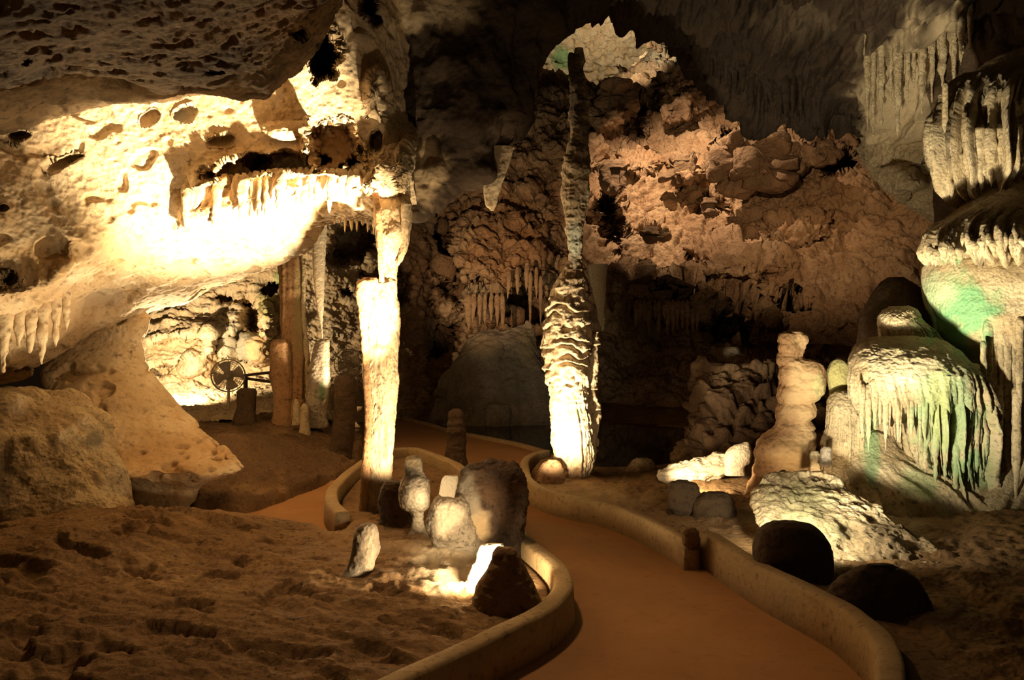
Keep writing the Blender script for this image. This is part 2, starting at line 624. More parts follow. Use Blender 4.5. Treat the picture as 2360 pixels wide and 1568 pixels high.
# ================================================================= GROUND
KL_TOP = [(640, 1700), (800, 1618), (968, 1534), (1044, 1500), (1140, 1454), (1236, 1408), (1282, 1374), (1300, 1340), (1290, 1308),
          (1265, 1283), (1238, 1263), (1213, 1242), (1170, 1190), (1110, 1120), (1050, 1068), (985, 1042), (945, 1031),
          (900, 1036), (850, 1054), (800, 1090), (768, 1125), (765, 1152), (790, 1180)]
KR_FAR = [(1262, 1037), (1228, 1045), (1209, 1067), (1213, 1094), (1236, 1117), (1274, 1133), (1328, 1146), (1389, 1157),
          (1446, 1175), (1504, 1198), (1556, 1224), (1596, 1248)]
KR_NEAR = [(1618, 1222), (1640, 1230), (1700, 1268), (1790, 1318), (1880, 1360), (1960, 1402), (2015, 1445), (2045, 1492),
           (2052, 1540), (2045, 1600), (2005, 1690)]


def wxy(pts, z):
    return [tuple(G(px, py, z)[:2]) for px, py in pts]


def sdf(X, Y, poly):
    """signed distance, positive inside"""
    d = np.full(X.shape, 1e9)
    ins = np.zeros(X.shape, bool)
    n = len(poly)
    for i in range(n):
        x0, y0 = poly[i]
        x1, y1 = poly[(i + 1) % n]
        ex, ey = x1 - x0, y1 - y0
        t = np.clip(((X - x0) * ex + (Y - y0) * ey) / (ex * ex + ey * ey + 1e-12), 0, 1)
        d = np.minimum(d, (X - x0 - t * ex) ** 2 + (Y - y0 - t * ey) ** 2)
        if abs(ey) > 1e-12:
            c = ((y0 > Y) != (y1 > Y)) & (X < (x1 - x0) * (Y - y0) / ey + x0)
            ins ^= c
    d = np.sqrt(d)
    return np.where(ins, d, -d)


BED_L = wxy(KL_TOP, 0.2) + wxy([(770, 1200), (740, 1192), (640, 1186), (540, 1168), (440, 1160), (320, 1120), (250, 1090), (0, 1050), (-500, 1050)], 0.2) + [(-7, 2.0), (-4, 0.6), (-0.6, 0.6)]
BED_M = wxy([(520, 1180), (600, 1160), (660, 1140), (740, 1110), (800, 1085), (838, 1058), (850, 1020), (864, 985), (884, 966), (915, 958), (860, 945), (600, 930), (300, 930), (60, 1000), (100, 1120), (300, 1190)], 0.08)
BED_R = wxy(KR_FAR + [(1612, 1240)] + KR_NEAR, 0.2) + [(3.5, 0.6), (9, 3), (9, 14)] + wxy([(2000, 1000), (1720, 1010), (1620, 1050), (1500, 1066), (1400, 1070), (1330, 1062), (1290, 1045)], 0.15)
BED_F = wxy([(896, 968), (960, 972), (1100, 977), (1300, 979), (1500, 983), (1700, 1000), (1900, 990)], -0.12) + [(16, 24), (-8, 26)]


def ground_height(X, Y):
    Q = np.stack([X, Y, X * 0], 1)
    big = fbm(Q * 0.9, 3)
    z = np.full(X.shape, -0.40)

    def hill(px, py, z0, rx, ry, amp):
        p = G(px, py, z0)
        return amp * np.exp(-(((X - p.x) / rx) ** 2 + ((Y - p.y) / ry) ** 2))
    # left bed
    d = sdf(X, Y, BED_L)
    H = 0.10 + 0.05 * sstep(0.1, 1.0, d) + 0.05 * big * sstep(0.1, .6, d)
    H += hill(1040, 1300, .15, .38, .40, .06) + hill(860, 1190, .12, .5, .5, .03)
    H += hill(430, 1175, .25, .8, .35, .10) + hill(650, 1200, .2, .7, .3, .05) + hill(200, 1230, .2, .9, .6, .12)
    sb = sstep(-0.03, 0.10, d)
    Qs = np.stack([Q[:, 0] * 0.94 - Q[:, 1] * 0.34, Q[:, 0] * 0.34 + Q[:, 1] * 0.94, Q[:, 2]], 1)
    rough = 0.030 * ridged(Qs * np.array([2.6, 8.5, 1]), 5) + 0.030 * fbm(Qs * np.array([6, 18, 1]) + 9, 4, .65) - 0.06 * sstep(0.2, 0.45, fbm(Qs * np.array([3.5, 6, 1]) + 31, 3))
    H += rough * sstep(0.1, 0.4, d)
    z = z + (H - z) * sb
    # dark bank between the chamber and the path
    d = sdf(X, Y, BED_M)
    H = 0.02 + 0.26 * sstep(0.0, 1.6, d) + 0.10 * big + 0.06 * ridged(Q * np.array([1.5, 3.0, 1]), 4) + 0.06 * ridged(Q * np.array([4.0, 8.0, 1]) + 5, 4) + hill(640, 1000, .2, 1.6, 1.6, .12)
    z = np.maximum(z, -0.4 + (H + 0.4) * sstep(-0.12, 0.12, d))
    # right bed
    d = sdf(X, Y, BED_R)
    H = 0.13 + 0.04 * sstep(0.2, 1.2, d) + 0.06 * sstep(1.2, 3.0, d) + 0.05 * big * sstep(.1, .6, d)
    H += (0.03 * ridged(Q * 4.0, 4) + 0.03 * fbm(Q * 11, 4, .65)) * sstep(0.08, 0.35, d)
    z = np.maximum(z, -0.4 + (H + 0.4) * sstep(-0.03, 0.10, d))
    # far shore
    d = sdf(X, Y, BED_F)
    H = -0.13 + 0.20 * sstep(0, 2.5, d) + 0.08 * big + 0.06 * ridged(Q * 1.6, 4)
    z = np.maximum(z, -0.4 + (H + 0.4) * sstep(-0.2, 0.3, d))
    return z


def build_ground():
    nv, nu = 560, 620
    y = np.exp(np.linspace(math.log(1.6), math.log(25.0), nv))
    k = np.linspace(-1500, 1700, nu) / F
    Y, K = np.meshgrid(y, k, indexing='ij')
    X = (K * Y).ravel()
    Y = Y.ravel()
    Z = ground_height(X, Y)
    V = np.stack([X, Y, Z], 1)
    q = grid_faces(nv, nu)[:, ::1]
    keep = Z[q].max(1) > -0.385
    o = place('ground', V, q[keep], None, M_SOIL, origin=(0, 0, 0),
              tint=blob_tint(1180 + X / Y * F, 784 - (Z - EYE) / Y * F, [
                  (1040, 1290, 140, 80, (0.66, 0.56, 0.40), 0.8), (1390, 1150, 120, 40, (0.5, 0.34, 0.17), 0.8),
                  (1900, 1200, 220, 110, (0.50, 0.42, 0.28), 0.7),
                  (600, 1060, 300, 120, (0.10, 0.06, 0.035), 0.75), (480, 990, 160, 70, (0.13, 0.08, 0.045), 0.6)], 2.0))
    return tag(o, kind='structure')


build_ground()

# pond floor
V = [(-12, 8, -0.42), (14, 8, -0.42), (14, 26, -0.42), (-12, 26, -0.42)]
tag(place('pond_floor', V, np.array([[0, 1, 2, 3]]), None, M_SOIL, origin=(0, 0, 0)), kind='structure')
V = [(-2.6, 10.6, -0.12), (4.6, 10.6, -0.12), (4.6, 17.3, -0.12), (-2.6, 17.3, -0.12)]
tag(place('pond_water', V, np.array([[0, 1, 2, 3]]), None, M_WATER, origin=(0, 0, 0)),
    'dark still pond reflecting the far shore behind the path', 'water', kind='stuff')

# path: a slab with its far edge on the pond
far_edge = [(1345, 1085), (1300, 1056), (1262, 1043), (1200, 1026), (1130, 1012), (1040, 995), (985, 979), (930, 966), (880, 960), (780, 958)]
pts = [(-3.2, 0.5), (3.2, 0.5), (3.6, 4.0), (2.4, 6.6)] + [tuple(G(px, py)[:2]) for px, py in far_edge] + [(-5.5, 15.5), (-5.5, 5.5)]


def slab(name, outline, z0, z1, mat):
    n = len(outline)
    me = bpy.data.meshes.new(name)
    v = [(x, y, z1) for x, y in outline] + [(x, y, z0) for x, y in outline]
    f = [tuple(range(n)), tuple(range(2 * n - 1, n - 1, -1))] + [(i, i + n, (i + 1) % n + n, (i + 1) % n) for i in range(n)]
    me.from_pydata(v, [], f)
    me.materials.append(mat)
    o = bpy.data.objects.new(name, me)
    COL.objects.link(o)
    return o


tag(slab('path', pts, -0.40, 0.0, M_PATH), kind='structure')


def smooth_line(pts, n):
    p = np.array(pts, float)
    s = np.concatenate([[0], np.cumsum(np.linalg.norm(np.diff(p, axis=0), axis=1))])
    # catmull style smoothing by averaging a dense pchip
    q = pchip(s, p, np.linspace(0, s[-1], n))
    for _ in range(6):
        q[1:-1] = (q[:-2] + 2 * q[1:-1] + q[2:]) / 4
    return q


def kerb(pix, h, wd, label, n=160, zb=-0.06):
    line = smooth_line(wxy(pix, h), n)
    t = np.gradient(line, axis=0)
    t /= np.linalg.norm(t, axis=1, keepdims=True)
    nrm = np.stack([-t[:, 1], t[:, 0]], 1)
    b = 0.022
    prof = [(-wd / 2 - 0.012, zb), (-wd / 2, h - b), (-wd / 2 + b * .35, h - b * .3), (-wd / 2 + b, h), (wd / 2 - b, h), (wd / 2 - b * .35, h - b * .3), (wd / 2, h - b), (wd / 2 + 0.012, zb)]
    V = []
    for i in range(n):
        for (u, zz) in prof:
            p = line[i] + nrm[i] * u
            V.append((p[0], p[1], zz))
    V = np.array(V)
    N = np.stack([V[:, 0], V[:, 1], V[:, 2]], 1)
    wob = fbm(N * 3.0 + 4, 3) * 0.008
    V[:, 2] += wob * (V[:, 2] > 0.05)
    m_ = len(prof)
    q = grid_faces(n, m_, True)
    e0, e1 = len(V), len(V) + 1
    V = np.concatenate([V, [V[:m_].mean(0)], [V[-m_:].mean(0)]])
    j = np.arange(m_)
    T = np.concatenate([np.stack([(j + 1) % m_, j, np.full(m_, e0)], 1), np.stack([(n - 1) * m_ + j, (n - 1) * m_ + (j + 1) % m_, np.full(m_, e1)], 1)])
    return tag(place('kerb', V, q, T, M_KERB), label, 'kerb', kind='thing')


kerb(KL_TOP, 0.21, 0.115, 'low concrete kerb looping round the rocky bed of the white column and stump', 320)
kerb(KR_FAR, 0.20, 0.10, 'thin concrete kerb curving round the foot of the ribbed middle column', 160)
kerb(KR_NEAR, 0.24, 0.115, 'broad concrete kerb along the right side of the path in the foreground', 160)
kerb([(1250, 1036), (1200, 1022), (1130, 1008), (1040, 991), (985, 975), (930, 962)], 0.05, 0.10, 'low dark kerb between the far path and the pond', 100, -0.3)

# ================================================================= CAVE SHELL
# far roof seen through the opening on top
sheet('ceiling_far', [[(1150, -60, 31), (1700, -60, 31)], [(1150, 60, 34), (1700, 60, 34)], [(1150, 260, 37), (1700, 260, 37)]],
      1150, 1700, 220, 160, M_PALE, spec=[('rough', 0.20, 2.6, 5), ('pock', 0.22, 3.6, 2, 0.15)],
      tints=[(1300, 140, 40, 34, (0.22, 0.45, 0.2), 0.9)], seed=3)['kind'] = 'structure'

# back wall: rubble slope leaning back to the opening
rw = [
    [(780, 60, 34), (1280, 210, 33), (1340, 214, 33), (1400, 206, 33), (1450, 170, 33), (1520, 130, 33), (1570, 128, 32.5), (1620, 175, 32), (1680, 225, 31), (1760, 200, 30), (2450, 150, 28)],
    [(780, 40, 31), (1280, 186, 30.2), (1340, 190, 30), (1400, 184, 30), (1450, 146, 30), (1520, 100, 29.5), (1570, 112, 29), (1620, 160, 28.5), (1680, 205, 27.5), (1760, 190, 26), (2450, 120, 24)],
    [(780, 250, 25), (1280, 260, 26.5), (1450, 240, 26.5), (1620, 260, 25.5), (1800, 290, 24), (2450, 250, 20)],
    [(780, 430, 22), (1280, 400, 24), (1500, 400, 24), (1800, 430, 22.5), (2450, 420, 18)],
    [(780, 600, 20.5), (1280, 580, 21.5), (1500, 580, 22), (1800, 600, 20.5), (2450, 600, 17)],
    [(780, 690, 20), (1100, 690, 20), (1280, 690, 20.0), (1450, 690, 20.2), (1600, 700, 19.6), (1800, 740, 18.8), (2450, 740, 16)],
    [(780, 735, 20), (1100, 720, 20.2), (1280, 720, 20.2), (1450, 740, 20.0), (1600, 752, 19.4), (1800, 790, 18.6), (2450, 790, 15.8)],
    [(780, 760, 20), (1100, 745, 21), (1280, 745, 22.0), (1450, 762, 21.6), (1600, 775, 21), (1800, 815, 19.8), (2450, 815, 16)],
    [(780, 860, 19.5), (1100, 860, 20.0), (1280, 880, 20.5), (1450, 880, 20), (1600, 880, 19.5), (1800, 900, 18), (2450, 900, 15.5)],
    [(780, 1000, 18.2), (1100, 1000, 18.2), (1280, 1005, 18.2), (1450, 1005, 17.6), (1600, 1010, 16.5), (1800, 1020, 14.5), (2450, 1020, 13)],
]
bw_feats = [
    ('pit', 975, 570, 62, 78, 4.0, 20), ('pit', 955, 670, 48, 52, 3.0), ('pit', 1040, 660, 34, 50, 2.0), ('pit', 1210, 705, 50, 45, 3.0),
    ('pit', 1410, 500, 26, 78, 3.0, -8), ('pit', 1000, 770, 40, 60, 2.0), ('pit', 1640, 470, 34, 30, 1.6), ('pit', 1580, 690, 36, 40, 2.2), ('pit', 1690, 740, 50, 45, 2.4),
    ('pit', 1990, 300, 16, 40, 2.0), ('pit', 1930, 370, 34, 24, 2.0), ('pit', 1460, 270, 34, 50, 1.6), ('pit', 1500, 540, 30, 18, 1.2),
    ('bump', 1742, 366, 96, 74, 2.6, -8), ('bump', 1700, 590, 120, 58, 1.2), ('bump', 1830, 520, 90, 50, .8), ('bump', 1580, 390, 44, 38, 1.4),
    ('bump', 1400, 240, 60, 70, 1.6), ('bump', 1560, 190, 60, 60, 1.4), ('bump', 1470, 360, 60, 50, .9), ('bump', 1140, 560, 120, 90, 1.4),
    ('bump', 1450, 650, 70, 60, .9), ('bump', 1600, 230, 50, 40, .8), ('shelf', [(1040, 640), (1130, 690), (1260, 640)], 26, 0.8), ('shelf', [(1470, 700), (1560, 690), (1640, 720), (1800, 770)], 30, 0.8),
    ('bump', 1830, 330, 80, 40, .8), ('pit', 1820, 703, 62, 8, .9, 11), ('pit', 1696, 297, 54, 7, .9, -18), ('bump', 1330, 350, 70, 60, .9), ('bump', 1240, 470, 60, 60, 0.8),
]
wb = sheet('wall_back', rw, 780, 2450, 760, 560, M_RUB, bw_feats,
           [('fbm', 0.60, (0.75, 0.75, 1.0), 5), ('cell', 0.16, (1.2, 0.9, 1.4)), ('rough', 0.20, (3.2, 3.2, 4.4), 4)], seed=1,
           tints=[(1180, 560, 110, 140, (0.42, 0.22, 0.10), 0.6), (1330, 440, 80, 90, (0.40, 0.22, 0.11), .5), (1950, 520, 180, 110, (0.46, 0.27, 0.13), .5), (1640, 560, 120, 70, (.26, .16, .09), .7), (1500, 190, 70, 60, (.26, .17, .10), .7), (1900, 330, 90, 60, (.28, .17, .09), .6),
                  (1740, 380, 100, 70, (0.24, 0.15, 0.09), .7), (1530, 120, 110, 40, (.60, .52, .38), .9), (1100, 690, 60, 40, (0.36, 0.33, 0.24), .6)])  # pale patch on the ridge: light on the crest put into the colour
wb['kind'] = 'structure'

# chamber behind the left arch
rl = [[(180, 480, 18), (700, 440, 18), (920, 430, 20), (1000, 420, 23)], [(180, 560, 16), (700, 500, 16.5), (920, 500, 19.0), (1000, 500, 22.5)], [(180, 700, 15.5), (600, 690, 16), (920, 690, 18.6), (1000, 690, 22)],
      [(180, 860, 15), (600, 860, 15.6), (920, 845, 18.2), (1000, 840, 21)], [(180, 905, 13.8), (600, 905, 14.4), (920, 902, 17.6), (1000, 900, 20)], [(180, 960, 12.4), (600, 970, 12.4), (920, 980, 17.0), (1000, 985, 19)]]
sheet('wall_left_back', rl, 180, 1000, 460, 330, M_PALE,
      [('pit', 815, 558, 50, 50, 3.0), ('pit', 772, 596, 26, 20, 1.4), ('pit', 800, 676, 26, 18, 1.0), ('pit', 622, 668, 30, 24, 1.6), ('pit', 835, 628, 12, 10, 1),
       ('pit', 520, 690, 30, 14, .8), ('pit', 560, 700, 44, 10, .6), ('pit', 580, 745, 14, 34, 1.0), ('bump', 616, 740, 26, 40, .8), ('bump', 590, 800, 40, 44, .7),
       ('pit', 900, 660, 60, 60, 2.0), ('bump', 452, 838, 36, 20, .6), ('pit', 455, 862, 40, 8, .7), ('pit', 370, 872, 40, 14, 0.8), ('shelf', [(330, 790), (450, 770), (560, 760)], 18, .5),
       ('bump', 480, 790, 16, 40, .5), ('pit', 500, 800, 6, 36, .5), ('shelf', [(330, 850), (450, 815), (540, 830)], 16, .5)],
      [('rough', 0.26, (1.0, 1.0, 2.0), 6), ('ridge', .06, (2, 2, 5), 4)], seed=4,
      tints=[(560, 810, 60, 40, (0.34, 0.34, 0.28), .8), (620, 700, 30, 60, (0.52, 0.50, 0.22), .8), (600, 810, 30, 30, OCHRE, .5), (520, 780, 40, 40, (.42, .40, .34), .6),
             (650, 640, 20, 20, (.35, .5, .2), .8), (930, 640, 110, 230, (.36, .22, .12), .95), (830, 760, 60, 90, (.44, .30, .17), .7)])['kind'] = 'structure'

# the lit arch on the left, its lower lip and the rock rising from it to the roof
ra = [
    [(-260, 100, 6.2), (300, 60, 6.8), (600, -140, 6.6), (700, -240, 6.8), (960, -240, 7.2)],
    [(-260, 300, 5.9), (0, 260, 6.3), (200, 190, 6.8), (350, 180, 6.9), (500, 160, 6.9), (620, 120, 6.8), (700, 60, 6.8), (800, 20, 6.9), (880, 20, 7.2), (960, 20, 7.6)],
    [(-260, 400, 5.9), (0, 360, 6.3), (200, 300, 6.7), (350, 260, 6.95), (500, 250, 7.05), (620, 240, 7.05), (720, 215, 7.0), (800, 220, 7.0), (880, 240, 7.2), (960, 260, 7.7)],
    [(-260, 540, 6.0), (0, 500, 6.3), (200, 430, 6.7), (350, 380, 6.95), (500, 370, 7.1), (620, 350, 7.15), (720, 330, 7.1), (800, 330, 7.1), (880, 340, 7.2), (960, 350, 7.5)],
    [(-260, 640, 6.2), (0, 600, 6.4), (200, 540, 6.7), (350, 480, 7.0), (480, 460, 7.15), (620, 430, 7.2), (720, 420, 7.2), (800, 425, 7.2), (880, 430, 7.2), (960, 440, 7.5)],
    [(-260, 720, 6.4), (0, 680, 6.5), (110, 655, 6.7), (200, 630, 7.0), (350, 580, 7.3), (480, 540, 7.5), (620, 500, 7.6), (720, 470, 7.6), (800, 465, 7.5), (880, 465, 7.4), (960, 470, 7.6)],
    [(-260, 790, 7.0), (0, 760, 7.0), (110, 740, 7.2), (200, 700, 7.6), (350, 665, 7.9), (480, 620, 8.1), (620, 560, 8.1), (720, 515, 7.9), (800, 492, 7.7), (880, 490, 7.6), (960, 488, 7.7)],
    [(-260, 850, 7.3), (0, 830, 7.3), (110, 812, 7.6), (200, 772, 8.0), (300, 738, 8.2), (350, 712, 8.4), (420, 696, 8.6), (480, 664, 8.7), (560, 638, 8.8), (620, 612, 8.8), (700, 572, 8.6), (750, 524, 8.2), (800, 508, 8.0), (880, 500, 7.8), (960, 496, 7.9)],
    [(-260, 900, 8.2), (0, 880, 8.2), (110, 842, 8.5), (200, 790, 9.0), (300, 744, 9.2), (350, 716, 9.4), (420, 698, 9.6), (480, 664, 9.7), (560, 634, 9.8), (620, 606, 9.8), (700, 562, 9.6), (750, 512, 9.2), (800, 496, 9.0), (880, 490, 8.8), (960, 486, 8.9)],
    [(-260, 860, 10.2), (110, 780, 10.5), (350, 640, 10.6), (620, 520, 10.6), (800, 440, 10.4), (960, 420, 10.4)],
]
arch_feats = [
    # hollow behind the fringe, with its broken upper edge
    ('pit', 560, 388, 84, 28, 0.55, -12), ('pit', 660, 372, 90, 28, 0.6, -6), ('pit', 772, 345, 62, 58, 0.75, 18), ('pit', 818, 400, 40, 40, 0.5),
    ('pit', 868, 325, 14, 24, 0.25, -20),
    ('bump', 704, 330, 14, 62, 0.35), ('bump', 660, 300, 60, 24, 0.2),
    ('shelf', [(430, 440), (520, 415), (640, 400), (760, 405), (860, 440)], 18, 0.22),
    ('shelf', [(410, 530), (480, 510), (560, 485), (660, 452), (760, 468)], 16, 0.22),
    ('pit', 745, 128, 37, 56, 2.2, -6), ('pit', 852, 15, 18, 26, 0.6), ('pit', 865, 48, 18, 18, 0.3),
    ('pit', 505, 326, 28, 10, 0.10, -12), ('pit', 425, 262, 26, 16, 0.10, -20), ('pit', 345, 272, 24, 12, 0.12, -30), ('pit', 50, 310, 26, 8, .12), ('pit', 155, 372, 34, 9, .14, -20),
    ('pit', 25, 645, 14, 9, 0.2, -20), ('pit', 8, 480, 14, 10, .12),
    ('bump', 870, 215, 40, 70, 0.35), ('bump', 900, 400, 60, 70, 0.3), ('bump', 960, 390, 60, 80, .3),
    ('shelf', [(-200, 690), (0, 690), (60, 682), (110, 664), (170, 610)], 14, 0.16),
    ('pit', 30, 870, 44, 34, .8),
]
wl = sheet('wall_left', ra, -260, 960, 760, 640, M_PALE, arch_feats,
           [('fbm', 0.12, 0.9, 3), ('rough', 0.055, (2.2, 2.2, 2.6), 5), ('pock', 0.05, 5.0, 2, 0.25)], seed=6,
           tints=[(95, 600, 90, 50, OCHRE, .45), (60, 370, 90, 60, (.55, .35, .17), .5), (560, 390, 110, 40, (.45, .28, .12), .75), (770, 350, 80, 70, (.42, .24, .10), .85),  # brown in the hollows: shade of the recess put into the colour
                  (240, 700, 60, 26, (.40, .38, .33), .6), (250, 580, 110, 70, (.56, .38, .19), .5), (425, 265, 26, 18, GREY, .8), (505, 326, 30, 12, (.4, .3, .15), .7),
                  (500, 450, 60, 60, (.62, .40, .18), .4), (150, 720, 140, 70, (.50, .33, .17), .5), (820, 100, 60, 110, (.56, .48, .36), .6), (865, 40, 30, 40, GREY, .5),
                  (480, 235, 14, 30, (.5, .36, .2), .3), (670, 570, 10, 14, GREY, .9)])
wl['kind'] = 'structure'

# low brown roof over the visitor, ending in a lip
rc = [
    [(-700, -420, 2.6), (200, -420, 2.4), (800, -420, 2.6), (1050, -420, 3.2)],
    [(-700, -120, 3.0), (200, -120, 2.9), (640, -140, 3.2), (800, -160, 3.8), (1050, -260, 5)],
    [(-700, 20, 3.4), (200, 20, 3.5), (560, 10, 4.0), (740, -10, 4.6), (820, -70, 5.2), (1050, -220, 6)],
    [(-700, 150, 4.0), (0, 150, 4.2), (200, 140, 4.5), (400, 140, 4.7), (560, 130, 5.0), (660, 95, 5.2), (740, 30, 5.4), (820, -50, 5.8), (1050, -200, 6.4)],
    [(-700, 300, 5.5), (0, 262, 5.85), (120, 236, 6.05), (250, 219, 6.0), (350, 212, 5.8), (500, 212, 5.8), (605, 214, 5.9), (650, 175, 5.9), (700, 124, 5.9), (760, 32, 5.9), (820, -40, 6.1), (1050, -190, 6.7)],
    [(-700, 340, 5.7), (0, 300, 6.22), (120, 264, 6.5), (250, 234, 6.5), (350, 227, 6.3), (500, 224, 6.2), (605, 224, 6.2), (650, 182, 6.2), (700, 128, 6.2), (760, 34, 6.2), (820, -36, 6.4), (1050, -188, 7.0)],
    [(-700, 360, 6.2), (0, 305, 6.6), (120, 262, 6.9), (250, 222, 7.1), (350, 206, 7.0), (500, 198, 7.0), (605, 196, 7.0), (650, 150, 7.0), (700, 90, 7.0), (760, 0, 7.0), (820, -60, 7.2), (1050, -200, 7.8)],
    [(-700, 200, 8.2), (350, 60, 8.4), (600, 40, 8.4), (820, -200, 8.4), (1050, -300, 9)],
]
sheet('ceiling_near', rc, -700, 1050, 560, 420, M_ROOF, [('pit', 60, 140, 14, 12, .15), ('pit', 500, 165, 26, 8, .12), ('pit', 690, 80, 20, 8, .1)],
      [('fbm', 0.07, 1.2, 3), ('rough', 0.06, (3.0, 3.0, 4.0), 5), ('pock', 0.035, (11, 11, 14), 2, 0.24)], seed=8,
      tints=[(260, 180, 160, 50, (.50, .38, .22), .5), (640, 60, 120, 60, (.40, .26, .14), .5)])['kind'] = 'structure'

# dark rock mass hanging in the middle
hang = [(-420, 620, 1560, 8.2, 1.0), (-120, 760, 1480, 8.2, .8), (20, 832, 1334, 8.2, .75), (70, 846, 1296, 8.1, .75), (160, 862, 1258, 8.0, .75), (280, 864, 1250, 7.9, .7), (310, 872, 1226, 7.9, .7),
        (345, 880, 1190, 7.9, .62), (380, 884, 1166, 7.9, .55), (405, 888, 1150, 7.85, .5), (430, 892, 1084, 7.8, .45), (460, 900, 1030, 7.75, .42), (490, 915, 985, 7.7, .4), (508, 930, 960, 7.65, .4)]
loft('ceiling_pendant', hang, M_SHADED, [('fbm', 0.34, (1.1, 1.1, .7), 5), ('ridge', 0.10, (2.6, 2.6, 1.0), 4), ('rough', .03, 6, 3)], 260, 300, seed=11, origin=(0, 0, 0), nsup=2.2,
     tints=[(900, 400, 110, 90, (.62, .48, .30), .95), (980, 400, 60, 80, (.55, .42, .26), .9), (1000, 20, 130, 60, (.50, .40, .27), .8), (930, 20, 90, 60, (.55, .45, .3), .8)])['kind'] = 'structure'  # pale lower left: light on the corbel painted over the shaded body

# dark roof curtain on the right
rr = [
    [(1260, -300, 9), (2600, -300, 7)],
    [(1260, -40, 10), (1700, -40, 10), (2000, -60, 9.2), (2250, -60, 8.6), (2600, -80, 8)],
    [(1260, -10, 12), (1340, 0, 12), (1480, 40, 12), (1560, 80, 12), (1700, 140, 12), (1850, 150, 11.6), (2000, 140, 10.8), (2150, 120, 10), (2250, 60, 9.6), (2600, 60, 9)],
    [(1260, -14, 12.5), (1340, -2, 12.5), (1410, 24, 12.5), (1480, 50, 12.5), (1530, 80, 12.5), (1570, 110, 12.5), (1620, 166, 12.5), (1680, 226, 12.4), (1740, 262, 12.4), (1800, 276, 12.3), (1850, 284, 12.2), (1920, 268, 12), (1990, 280, 11.8), (2060, 330, 11.4), (2200, 400, 10.8), (2600, 400, 10)],
    [(1260, -30, 14), (1340, -20, 14), (1480, 24, 14), (1530, 60, 14), (1570, 90, 14), (1620, 146, 14), (1680, 206, 14), (1740, 240, 14), (1800, 256, 14), (1850, 264, 13.8), (1920, 250, 13.6), (1990, 270, 13.2), (2060, 340, 12.6), (2200, 440, 11.8), (2600, 440, 11)],
    [(1260, -200, 19), (1700, -60, 19), (2000, 60, 18), (2200, 200, 16), (2600, 200, 15)],
]
sheet('ceiling_right', rr, 1260, 2600, 600, 330, M_SHADED,
      [('pit', 1990, 296, 12, 30, .8)], [('ridge', 0.30, (2.2, 0.8, 0.22), 4), ('fbm', 0.25, (5, 2, 0.5), 3), ('rough', 0.08, 3, 4)], seed=13,
      tints=[(1850, 40, 110, 50, (.16, .12, .08), .8), (2080, 250, 110, 200, (.55, .44, .28), .9), (2180, 120, 120, 140, (.55, .44, .28), .9)])['kind'] = 'structure'  # tan patch near the top: dim lamplight put into the colour
# pale wall behind the right curtain
rp = [[(1985, 150, 13.6), (2010, 150, 12), (2060, 150, 11.4), (2500, 100, 10)], [(1985, 260, 13.4), (2010, 270, 11.9), (2050, 280, 11.3), (2120, 280, 10.9), (2500, 260, 9.6)], [(1985, 330, 13.6), (2010, 360, 12.0), (2050, 400, 11.5), (2120, 430, 10.9), (2500, 420, 9.6)], [(1985, 350, 14.2), (2010, 385, 12.8), (2050, 430, 12.2), (2120, 478, 11.6), (2500, 640, 10.6)],
      [(1985, 350, 15.5), (2010, 380, 15), (2100, 450, 14), (2500, 640, 13)]]
sheet('wall_right_upper', rp, 1985, 2500, 300, 220, M_FLOW, [('pit', 2092, 315, 22, 10, .5, -12), ('bump', 2060, 420, 70, 40, .4)],
      [('ridge', 0.10, (1.5, 1.5, 3.5), 4), ('rough', 0.08, 2.5, 5)], seed=14)['kind'] = 'structure'
# right wall beyond the formation, in the dark
rx = [[(2150, -100, 10), (3300, -100, 6)], [(2150, 700, 10), (3300, 700, 6)], [(2150, 1250, 9.4), (3300, 1250, 5.6)]]
sheet('wall_right', rx, 2150, 3300, 160, 120, M_DARK, spec=[('ridge', 0.3, 0.8, 4), ('rough', 0.1, 3, 4)], seed=15)['kind'] = 'structure'

# ================================================================= COLUMNS AND STALAGMITES
ROCKY = [('rough', 0.03, 6, 5), ('fbm', 0.03, 2.5, 3)]


def single(name, secs, mat, label, cat, group=None, **kw):
    o = loft(name, secs, mat, **kw)
    return tag(o, label, cat, group, 'thing')


